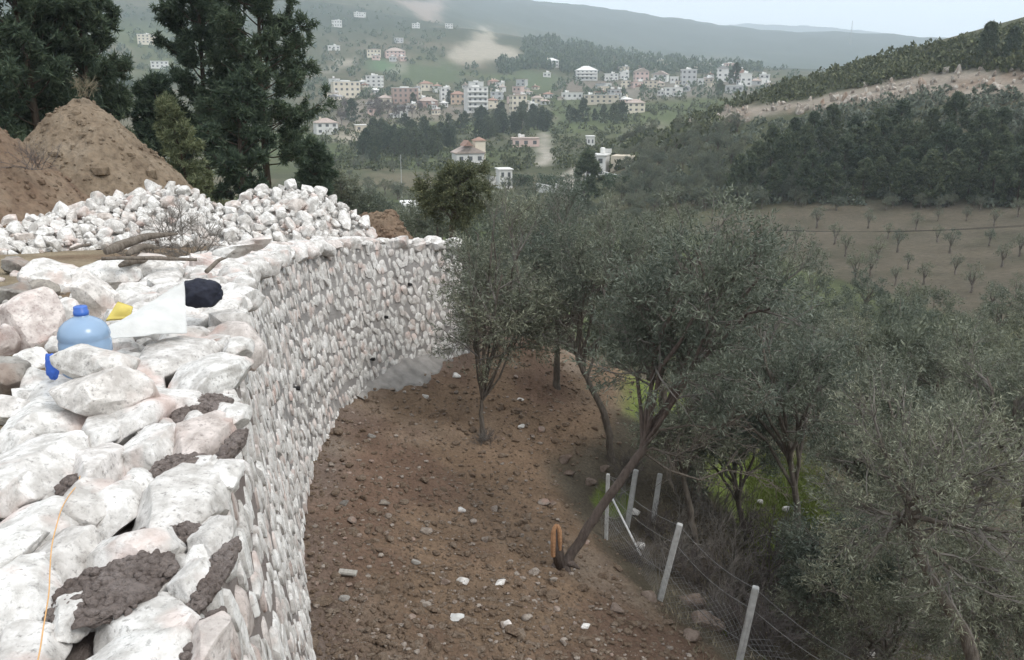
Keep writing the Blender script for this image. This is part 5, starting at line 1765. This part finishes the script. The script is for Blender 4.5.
# broken rock along the cut
M_CUTROCK = stone_mat('cut_rock', (0.46, 0.425, 0.38), (0.23, 0.19, 0.16), (0.30, 0.22, 0.17), 0.5, (0.75, 0.6, 0.5), 'obj', 0.12)
for k, P in enumerate(scatter(520, 672, 1040, 68, 126, 150, 290, fg, lambda a, b: (b > cut_y(a) + 1) & (b < cut_y(a) + np.interp(a, [668, 760, 880, 1040], [10, 15, 20, 24])))):
    s_ = fg.uniform(0.5, 1.5)
    o = put_rock('cut_rock', P + np.array([0, 0, 0.2]), (s_ * 1.2, s_, s_ * fg.uniform(1.2, 2.6)), M_CUTROCK, 'pale broken rock in the cut across the right hillside', 'rocks of the hillside cut', fg)

# ------------------------------------------------------------------ things left on the wall head and terrace
M_JUG, t, b = mat_new('blue_jug_plastic', 0.22, 0.5)
b.inputs['Base Color'].default_value = (0.36, 0.52, 0.74, 1)
b.inputs['Transmission Weight'].default_value = 0.35
b.inputs['Subsurface Weight'].default_value = 0.0
M_CAP = plain('jug_neck_plastic', (0.05, 0.14, 0.48), 0.4, 0.4, 0.05)
jp = at(80, 306, 5.15)
jp[2] -= 0.496
jug = thing('water_jug', 'translucent blue plastic water jug standing among the rocks on the wall', 'water jug', jp, 0.4)

prof = [(0.0, 0.0), (0.11, 0.0), (0.132, 0.015), (0.137, 0.04), (0.137, 0.10), (0.131, 0.112), (0.131, 0.122), (0.137, 0.135), (0.137, 0.20), (0.131, 0.212), (0.131, 0.222), (0.137, 0.235), (0.137, 0.295), (0.131, 0.307), (0.133, 0.318), (0.137, 0.33), (0.132, 0.355),
        (0.118, 0.385), (0.092, 0.410), (0.060, 0.428), (0.040, 0.437), (0.036, 0.45)]
link('body', MB().lathe(prof, 40).mesh('body', M_JUG, True), jug)
link('neck', MB().lathe([(0.0365, 0.445), (0.040, 0.447), (0.040, 0.468), (0.036, 0.470), (0.036, 0.492), (0.031, 0.496), (0.0, 0.496)], 28).mesh('neck', M_CAP, True), jug)

M_SHEET = plain('white_paper', (0.56, 0.56, 0.545), 0.8, 0.2, 0.10, 9, 0.3)
def sheet(name, label, cat, lower, upper, mat, nu=26, nv=14, thick=0.004, wav=0.03, seed=1.0):
    lo, up = np.array(lower), np.array(upper)
    u = np.linspace(0, 1, nu)
    a = np.stack([np.interp(u, np.linspace(0, 1, len(lo)), lo[:, k]) for k in range(3)], 1)
    b_ = np.stack([np.interp(u, np.linspace(0, 1, len(up)), up[:, k]) for k in range(3)], 1)
    v = np.linspace(0, 1, nv)[None, :, None]
    G = a[:, None] * (1 - v) + b_[:, None] * v
    nrm = unit(np.cross(a[-1] - a[0], b_[-1] - a[-1]))
    G = G + nrm * (wav * fbm(G * 7 + seed, 3))[..., None] + nrm * (0.04 * np.sin(v * 3.1) * np.sin(u * 3.1)[:, None, None])
    F = G.reshape(-1, 3)
    B = F - nrm * thick
    I = np.arange(nu - 1)[:, None] * nv + np.arange(nv - 1)[None]
    Q = np.stack([I, I + nv, I + nv + 1, I + 1], -1).reshape(-1, 4)
    n = nu * nv
    rim = [i * nv for i in range(nu)] + [(nu - 1) * nv + j for j in range(1, nv)] + [i * nv + nv - 1 for i in range(nu - 2, -1, -1)] + [j for j in range(nv - 2, 0, -1)]
    E = np.array([(rim[k], rim[(k + 1) % len(rim)], rim[(k + 1) % len(rim)] + n, rim[k] + n) for k in range(len(rim))])
    c = F.mean(0)
    o = link(name, mesh_np(name, np.vstack([F, B]) - c, [Q, Q[:, ::-1] + n, E], mat, True), None, c)
    return tag(o, label, cat)
sheet('paper_sheet', 'crumpled white paper sack sheet propped between the jug and black bag', 'paper sheet', [at(97, 338, 5.2), at(140, 336, 5.35), at(187, 333, 5.5)], [at(97, 334, 5.3), at(138, 309, 5.7), at(184, 281, 6.0)], M_SHEET)
M_YELLOW = plain('yellow_plastic', (0.58, 0.47, 0.12), 0.6, 0.3, 0.1, 9)
sheet('yellow_sack', 'small folded yellow sack behind the white paper sheet', 'sack', [at(106, 320, 5.95), at(130, 318, 5.95)], [at(118, 301, 6.05), at(133, 307, 6.0)], M_YELLOW, 12, 8, 0.02, 0.02, 4.0)
def cloth(name, label, cat, px, py, r, pw, ph, mat, seed, lobes=()):
    c = at(px, py, r)
    V, F = ico(5)
    V = V.copy()
    V = V * (1 + 0.30 * fbm(V * 1.4 + seed, 3) + 0.12 * np.abs(fbm(V * np.array([5, 5, 2.5]) + seed, 3)))[:, None]
    k = r / FPX / 2
    V = V * np.array([pw * k, 0.8 * pw * k, ph * k])
    for (dx, dz, s_) in lobes:
        d = np.exp(-((V[:, 0] - dx * k) ** 2 + (V[:, 2] - dz * k) ** 2) / (s_ * k) ** 2)
        V[:, 0] += d * dx * k * 0.5
        V[:, 2] += d * dz * k * 0.4
    o = link(name, mesh_np(name, V, [F], mat, True), None, c)
    return tag(o, label, cat)
M_NAVY = plain('navy_cloth', (0.016, 0.018, 0.030), 0.75, 0.3, 0.3, 20, 0.3)
M_BLUE = plain('blue_cloth', (0.05, 0.13, 0.50), 0.7, 0.3, 0.2, 20, 0.3)
cloth('black_bag', 'crumpled navy-black bag lying on the wall head beside the paper sheet', 'bag', 202, 293, 6.2, 38, 26, M_NAVY, 3.0, ((17, -12, 9), (-16, -10, 9)))
cloth('blue_cloth', 'scrap of bright blue cloth tucked left of the water jug', 'cloth', 52, 366, 5.0, 11, 24, M_BLUE, 5.0, ((-5, -10, 5), (5, 10, 5)))
M_TWINE = plain('orange_twine', (0.62, 0.36, 0.16), 0.8, 0.2, 0.1, 40)
tw = [at_z(x, y, z) for x, y, z in ((80, 476, .10), (78, 484, .09), (70, 494, .11), (62, 508, .13), (57, 524, .13), (52, 545, .12), (50, 570, .11), (49, 592, .12), (46, 612, .13), (43, 630, .13), (40, 650, .13), (36, 668, .13))]
tag(link('twine', MB().tube(catmull(np.array(tw), 4), 0.0022, 5).mesh('twine', M_TWINE, True)), 'thin orange builder\'s twine lying across the wall-top stones', 'string')

# branches and offcuts on the terrace
M_LOG = bark_mat('dry_log', (0.10, 0.08, 0.065), (0.27, 0.235, 0.20))
def log(label, pts, rads_, mat=M_LOG, name='log'):
    P = catmull(np.array([at(*p) for p in pts]), 5)
    rr_ = np.interp(np.linspace(0, 1, len(P)), np.linspace(0, 1, len(rads_)), rads_)
    P += 0.03 * np.stack([fbm(P * 3.0 + k * 9, 2) for k in range(3)], 1)
    rr_ = rr_ * (1 + 0.18 * fbm(P * 6, 2))
    return tag(link(name, MB().tube(P, rr_, 9).mesh(name, mat, True)), label, 'log')
log('thick curved dry log lying on the branch pile', [(107, 254, 9.3), (122, 244, 9.5), (145, 237, 9.7), (176, 234, 10.0)], [0.035, 0.055, 0.05, 0.04, 0.012])
log('shorter log crossing under the curved log', [(128, 256, 9.2), (140, 247, 9.5), (158, 247, 9.8)], [0.03, 0.045, 0.035, 0.01])
log('long thin pole lying level in front of the branch pile', [(102, 258, 9.0), (150, 258, 9.0), (197, 259, 9.1)], [0.018, 0.02, 0.016])
log('forked stick at the right end of the branch pile', [(205, 272, 8.6), (216, 262, 8.8), (230, 255, 9.0)], [0.022, 0.02, 0.012])
log('pale offcut on the dirt left of the branch pile', [(72, 249, 9.6), (80, 246, 9.8), (90, 244, 10.0)], [0.016, 0.018, 0.014])
log('dark root end under the thick curved log', [(120, 266, 9.0), (135, 262, 9.2), (160, 263, 9.4)], [0.02, 0.045, 0.03, 0.008])
bg_ = np.random.default_rng(17)
def brush(name, label, base, size, n, mat, seed, flat=0.5, cat='brushwood'):
    g = np.random.default_rng(seed)
    a = g.uniform(0, 6.28, n)
    D = np.stack([np.cos(a), np.sin(a) * 0.7, g.uniform(0.1, 1.6, n) * flat], 1)
    D = unit(D)
    S = g.normal(0, size * 0.14, (n, 3)) * np.array([1.3, 0.6, 0.12])
    pts = [S]
    for k in range(5):
        D = unit(D + g.normal(0, 0.16, D.shape))
        pts.append(pts[-1] + D * size / 5 * g.uniform(0.6, 1.1, (n, 1)))
    L1 = np.stack(pts, 1)
    L2, _, _ = branch(g, L1, 6, 0.15, 1, size * 0.42, 0.6, 0.05, 4, 0.2)
    L3, _, _ = branch(g, L2, 4, 0.2, 1, size * 0.22, 0.6, 0.05, 3, 0.2)
    f = size
    v1, q1 = tubes(L1, rads(L1, 0.010 * f, 0.004 * f), 4)
    v2, q2 = tubes(L2, rads(L2, 0.005 * f, 0.0025 * f), 3)
    v3, q3 = tubes(L3, rads(L3, 0.003 * f, 0.0016 * f), 3)
    V, Q = np.vstack([v1, v2, v3]), np.vstack([q1, q2 + len(v1), q3 + len(v1) + len(v2)])
    V[:, 2] = np.maximum(V[:, 2], -0.03)
    return V, Q
def put_brush(name, label, cat, base, size, n, mat, seed, flat=0.5, group=None):
    V, Q = brush(name, label, base, size, n, mat, seed, flat)
    return tag(link(name, mesh_np(name, V, [Q], mat), None, base), label, cat, group)
def tpt(px, py, r0=6, r1=30):
    return gpt(px, py, r0, r1)
put_brush('brushwood', 'tangle of grey twigs on the right of the branch pile', 'brushwood', tpt(190, 262) + [0, 0, 0.02], 0.62, 26, M_TWIG, 61, 0.6)
put_brush('brushwood', 'low twigs heaped under the thick curved log', 'brushwood', tpt(140, 262) + [0, 0, 0.02], 0.5, 18, M_BARE, 62, 0.4)
put_brush('brushwood', 'thin sticks at the wall end of the branch pile', 'brushwood', tpt(222, 262) + [0, 0, 0.02], 0.4, 12, M_TWIG, 63, 0.3)
put_brush('dry_shrub', 'leafless grey-purple weed on the cut earth bank', 'shrub', at(34, 170, 17.2), 0.55, 16, M_BARE, 64, 1.6)
put_brush('dry_shrub', 'dry weed tuft on the very top of the dirt mound', 'shrub', at(83, 97, 22.4), 0.5, 16, M_DRY, 65, 2.2)
put_brush('dry_shrub', 'grey weed growing in front of the left rock hump', 'shrub', at(172, 240, 13.7), 0.62, 18, M_TWIG, 66, 1.8)
put_brush('dry_shrub', 'grey weed at the saddle between the two rock humps', 'shrub', at(206, 238, 14.0), 0.45, 14, M_TWIG, 67, 1.5)

# ------------------------------------------------------------------ fence below the soil slope
fence = thing('wire_fence', 'tilted concrete-post wire fence along the lower edge of the soil', 'fence', (0, 0, 0))
fence['kind'] = 'thing'
def post(foot, top, wid, mat=None, rr=None):
    b = gpt(*foot) if rr is None else at(*foot, rr)
    r_ = math.hypot(b[0], b[1])
    t_ = at(*top, r_ + 0.05)
    d = t_ - b
    L = np.linalg.norm(d)
    z = d / L
    x = unit(np.cross(np.array([0.3, 1.0, 0]), z)); y = np.cross(z, x)
    h = wid / 2
    M = np.stack([x, y, z], 1)
    c = h * 0.28
    ring = np.array([(-h + c, -h), (h - c, -h), (h, -h + c), (h, h - c), (h - c, h), (-h + c, h), (-h, h - c), (-h, -h + c)])
    mb = MB()
    lv = [(-0.4, 1), (0, 1), (L * 0.5, 1.0), (L - 0.012, 0.97), (L, 0.82)]
    V = np.vstack([np.column_stack([ring * s_, np.full(8, zz)]) for zz, s_ in lv]) @ M.T + b
    Q = [(i * 8 + j, i * 8 + (j + 1) % 8, (i + 1) * 8 + (j + 1) % 8, (i + 1) * 8 + j) for i in range(4) for j in range(8)]
    mb.add(V, Q).P.append(np.array([[32 + j for j in range(8)]]))
    link('post', mb.mesh('post', mat or M_CONCRETE), fence)
    return b, t_
pB = post((737, 672), (756, 587), 0.085)
pA = post((660, 600), (680, 524), 0.085)
pC = post((627, 528), (636, 470), 0.085)
pD = post((653, 522), (660, 474), 0.085)
pE = post((606, 540), (608, 474), 0.055)
M_ROD = plain('galvanised_rod', (0.66, 0.66, 0.66), 0.45, 0.5, 0.1, 9)
b0, b1 = gpt(641, 556), None
b1 = at(612, 498, math.hypot(b0[0], b0[1]) + 0.5)
link('brace_rod', MB().tube([b0, (b0 + b1) / 2, b1], 0.017, 8).mesh('brace_rod', M_ROD), fence)
# sagging chain-link net
M_WIRE = plain('fence_wire', (0.22, 0.22, 0.22), 0.6, 0.4, 0.2, 9)
def net(a, b, h, lean, seed):
    g = np.random.default_rng(seed)
    A0, B0 = a[0], b[0]
    L = np.linalg.norm(B0 - A0)
    n = int(L / 0.11)
    e = (B0 - A0) / L
    up = unit((a[1] - a[0]) + (b[1] - b[0]))
    out = unit(np.cross(e, up))
    paths = []
    for s_ in (1, -1):
        for i in range(-int(h / 0.11), n + int(h / 0.11)):
            k = np.linspace(0, 1, 7)
            x = i * 0.11 + s_ * k * h
            m = (x >= 0) & (x <= L)
            if m.sum() < 3: continue
            x = np.clip(x, 0, L)
            zz = k * h * (1 - 0.18 * np.sin(np.pi * x / L))
            p = A0 + e * x[:, None] + up * zz[:, None] + out * (lean * k[:, None] + 0.06 * np.sin(3 * x + seed)[:, None])
            paths.append(p)
    P = np.array(paths)
    return tubes(P, np.full(P.shape[:2], 0.0016), 3)
vq = [net(pA, pB, 0.85, 0.15, 1), net(pE, pA, 0.8, 0.2, 2), net(pC, pE, 0.8, 0.1, 3)]
pX = (gpt(860, 735, 4.5, 30), gpt(860, 735, 4.5, 30) + np.array([0.1, 0, 0.9]))
vq.append(net(pB, pX, 0.85, 0.3, 4))
off, Vn, Qn = 0, [], []
for v_, q_ in vq:
    Vn.append(v_); Qn.append(q_ + off); off += len(v_)
tag(link('chain_link_net', mesh_np('chain_link_net', np.vstack(Vn), [np.vstack(Qn)], M_WIRE), fence), None, None, None, 'stuff')
for k, fr in enumerate((0.35, 0.75, 0.98)):
    pts_ = [p_[0] + (p_[1] - p_[0]) * fr for p_ in (pC, pE, pA, pB, pX)]
    Pw = []
    for a_, b_ in zip(pts_[:-1], pts_[1:]):
        for u in np.linspace(0, 1, 8, endpoint=False):
            q = a_ + (b_ - a_) * u; q = q - np.array([0, 0, 0.10 * math.sin(math.pi * u)]); Pw.append(q)
    link('wire_strand', MB().tube(np.array(Pw), 0.003, 4).mesh('wire_strand', M_WIRE), fence)

# litter
M_TIN = plain('tin', (0.62, 0.63, 0.64), 0.35, 0.5, 0.1, 20, 0, 0.6)
c = gpt(708, 618) + np.array([0, 0, 0.06])
can = thing('tin_can', 'shiny tin can lying among the reddish slab rocks', 'can', c)
cb = link('body', MB().lathe([(0, -0.065), (0.036, -0.065), (0.040, -0.06), (0.040, 0.05), (0.037, 0.06), (0.037, 0.065), (0, 0.065)], 18).mesh('body', M_TIN, True), can)
can.rotation_euler = (0.9, 0.5, 0)
link('rim', MB().lathe([(0.035, 0.064), (0.042, 0.064), (0.042, 0.072), (0.035, 0.072)], 18).mesh('rim', M_TIN, True), can)
c = gpt(457, 621)
sheet('paper_scrap', 'crumpled white paper scrap on the lower soil', 'paper', [c + [-.09, -.05, .02], c + [.09, -.04, .02]], [c + [-.07, .07, .05], c + [.08, .06, .04]], M_SHEET, 12, 8, 0.003, 0.03, 9.0)
M_PLANK = plain('weathered_plank', (0.36, 0.34, 0.31), 0.9, 0.2, 0.25, 30, 0.3)
c = gpt(348, 576)
o = link('plank', MB().box((0, 0, 0), (0.21, 0.075, 0.02)).box((0.01, 0.002, 0.012), (0.19, 0.06, 0.012)).mesh('plank', M_PLANK), None, c + [0, 0, 0.035], (0.25, 0.05, -0.12))
tag(o, 'short weathered plank offcut near the foot of the wall', 'plank')
for (x, y, sz, lab) in ((634, 516, 0.16, 'white stone block behind the fence post pair'), (785, 512, 0.14, 'pale stone in the bright grass clearing'), (760, 505, 0.10, 'small pale stone left in the grass clearing'), (870, 657, 0.12, 'pale stone at the bottom under the corner olive')):
    p = gpt(x, y)
    put_rock('loose_stone', p + [0, 0, 0.04], (sz * 1.3, sz, sz), W_, lab, None, rg, False, int(rg.integers(10)), 0.2)

# ------------------------------------------------------------------ undergrowth on the low side
SHP = []
for i in range(4):
    V, Q = brush('', '', None, 1.0, 22, M_BARE, 200 + i, 1.5)
    SHP.append((mesh_np('bare_shrub', V, [Q], M_BARE), mesh_np('bare_shrub', V, [Q], M_TWIG)))
ug = np.random.default_rng(31)
sh = [(700, 590, .9), (722, 566, 1.0), (762, 604, 1.0), (792, 640, 1.0), (742, 642, .9), (683, 552, .8), (652, 540, .7), (822, 645, 1.0), (858, 655, 1.0), (668, 575, .7), (640, 566, .5), (715, 620, .6), (776, 575, 1.0), (735, 600, 1.0),
      (800, 610, 1.0), (690, 505, .9), (840, 600, 1.1), (880, 655, 1.0), (765, 655, .8), (615, 500, .45), (628, 480, .6), (720, 520, 1.0), (750, 545, 1.0), (930, 655, 1.0), (960, 640, 1.1), (1010, 650, 1.0), (910, 590, 1.1), (480, 446, .3), (487, 442, .28)]
for k, (x, y, s_) in enumerate(sh):
    p = gpt(x, y)
    lab = ('leafless grey brush ' + ('behind the paired posts' if x < 700 and y < 560 else 'at the foot of the leaning fence post' if x < 725 else 'around the lowest fence post' if x < 800 else 'under the lower right olives'), 'leafless brush along the fence') if k < 27 else ('tuft of grey suckers at the foot of the slender olive', 'suckers at the slender olive')
    o = link('bare_shrub', SHP[k % 4][k % 2], None, p - [0, 0, 0.03], (0, 0, ug.uniform(0, 6.28)), s_ * ug.uniform(0.85, 1.15))
    tag(o, lab[0], 'shrub', lab[1])
def grass(name, label, n, area, hgt, mat, seed, cond):
    g = np.random.default_rng(seed)
    P = scatter_near(n, *area, g)
    s = sdist(P[:, 0], P[:, 1])
    P = P[cond(P[:, 0], P[:, 1], s)]
    m = len(P)
    d = np.stack([g.normal(0, 0.35, m), g.normal(0, 0.35, m), np.ones(m)], 1)
    h_ = hgt * g.uniform(0.5, 1.3, m)[:, None]
    sd = unit(np.cross(d, g.normal(size=(m, 3)))) * 0.009
    tip = P + unit(d) * h_ + np.array([0, 0, -0.01])
    V = np.stack([P - sd, P + sd, tip], 1).reshape(-1, 3)
    tag(link(name, mesh_np(name, V, [np.arange(m * 3).reshape(-1, 3)], mat)), label, None, None, 'stuff')
def scatter_near(n, x0, x1, y0, y1, g, r0=6, r1=40):
    px, py = g.uniform(x0, x1, n), g.uniform(y0, y1, n)
    rr = np.linspace(r0, r1, 130)
    d = np.stack([(px - 512) / FPX, cp + (330 - py) / FPX * sp, -sp + (330 - py) / FPX * cp], 1)
    k = rr[None] / np.hypot(d[:, 0], d[:, 1])[:, None]
    X, Y, Z = d[:, :1] * k, d[:, 1:2] * k, CAMZ + d[:, 2:] * k
    b = np.argmax(Z < ground_z(X, Y, False), axis=1)
    ii = np.arange(len(px))
    jr = 1 + g.uniform(-0.03, 0.03, len(px))
    x, y = (X[ii, b] * jr)[b > 0], (Y[ii, b] * jr)[b > 0]
    return np.stack([x, y, ground_z(x, y)], 1)
grass('grass', 'short green grass under the olive trees below the fence', 26000, (560, 1040, 340, 690), 0.11, M_GRASS, 5,
      lambda x, y, s: (s > 5.6) & (n2(x, y, 2.6, 4, 14) - 0.04 + 0.15 * np.sin(x * 9) * np.sin(y * 7) > 0.02))
grass('dry_grass', 'dry grey grass and litter along the soil edge and fence', 14000, (560, 1040, 380, 690), 0.13, M_DRY, 6,
      lambda x, y, s: (s > 4.9) & (n2(x, y, 1.3, 4, 15) > -0.05))
grass('clearing_grass', 'bright grass of the small clearing between the olives', 9000, (745, 825, 455, 560), 0.10, M_GRASS, 8, lambda x, y, s: s > 4.5)
# foliage filling low between the trunks
near_olive(21, 'low olive bush sprouting right of the clearing at the bottom', [(838, 660), (838, 630), (838, 610)], 11.5, (836, 560), (52, 56), 0.04, n1=8, m=13, low=-0.8)
near_olive(22, 'low olive bush beneath the forked-limb olive', [(985, 690), (985, 665), (985, 640)], 10.0, (990, 596), (62, 60), 0.035, n1=8, m=14, low=-0.8, L=0.062, W=0.012)
near_olive(24, 'low olive growth under the round grove olive', [(905, 570), (905, 545), (905, 530)], 14.5, (905, 520), (60, 46), 0.05, n1=8, m=16, low=-0.8)

# ------------------------------------------------------------------ power line across the valley, mast on the ridge
M_POLE = plain('pole_wood', (0.10, 0.08, 0.065), 0.9, 0.2, 0.2, 3)
def utility_pole(x, ybase, hpx, lab, rr):
    p = hit(x, ybase, 60, 220) if rr is None else at(x, ybase, rr)
    p[2] = float(ground_z(p[0], p[1]))
    r_ = math.hypot(p[0], p[1])
    h = hpx * r_ / FPX
    o = thing('utility_pole', lab, 'utility pole', p)
    link('pole', MB().tube([(0, 0, -0.5), (0, 0, h * 0.5), (0, 0, h)], [0.16, 0.14, 0.11], 8).mesh('pole', M_POLE), o)
    link('crossarm', MB().box((0, 0, h - 0.45), (2.2, 0.14, 0.16)).mesh('crossarm', M_POLE), o)
    for k in (-1, 0, 1):
        link('insulator', MB().tube([(k * 0.95, 0, h - 0.37), (k * 0.95, 0, h - 0.1)], [0.07, 0.05], 6).mesh('insulator', M_CONCRETE), o)
    return p, h
u1 = utility_pole(757, 236, 46, 'dark wooden utility pole at the left end of the ploughed field', 98)
u2 = utility_pole(1180, 240, 52, 'dark wooden utility pole beyond the right edge of the field', 92)
u0 = utility_pole(560, 250, 46, 'dark wooden utility pole hidden behind the olive crowns', 105)
for (a, b) in ((u0, u1), (u1, u2)):
    for k in (-1, 0, 1):
        A_ = a[0] + np.array([k * 0.95, 0, a[1] - 0.1]); B_ = b[0] + np.array([k * 0.95, 0, b[1] - 0.1])
        uu = np.linspace(0, 1, 24)[:, None]
        P = A_ * (1 - uu) + B_ * uu - np.array([0, 0, 1.0]) * (4 * uu * (1 - uu)) * 0.9
        tag(link('power_line', MB().tube(P, 0.012, 4).mesh('power_line', M_BLACK)), 'thin dark overhead wire crossing in front of the ploughed field', 'wire', 'overhead wires of the power line')
p = hit(402, 198, 70, 300); r_ = math.hypot(p[0], p[1])
pl = thing('lamp_post', 'thin grey pole standing in the scrub below the pine belt', 'pole', p)
link('shaft', MB().tube([(0, 0, -0.5), (0, 0, 42 * r_ / FPX)], [0.09, 0.06], 8).mesh('shaft', M_CONCRETE), pl)
p = hit(850, 46, 2400, 3600)
ms = thing('radio_mast', 'thin radio mast on the far hazy ridge', 'mast', p)
hm = 62
for (dx, dy) in ((-1.5, -1), (1.5, -1), (0, 1.6)):
    link('leg', MB().tube([(dx, dy, -3), (dx * .4, dy * .4, hm)], [0.5, 0.3], 5).mesh('leg', M_ROOFGREY), ms)

# ------------------------------------------------------------------ haze over the whole valley
def make_haze():
    m = bpy.data.materials.new('haze_air')
    m.use_nodes = True
    t = m.node_tree
    t.nodes.clear()
    v = N(t, 'VolumePrincipled')
    v.inputs['Color'].default_value = (0.80, 0.90, 1.0, 1)
    v.inputs['Density'].default_value = 0.00030
    v.inputs['Anisotropy'].default_value = 0.2
    o = N(t, 'OutputMaterial')
    t.links.new(v.outputs[0], o.inputs['Volume'])
    h = link('haze', MB().box((0, 0, 355), (14200, 14200, 810)).mesh('haze', m))
    tag(h, 'thin pale haze filling the valley', None, None, 'stuff')
make_haze()
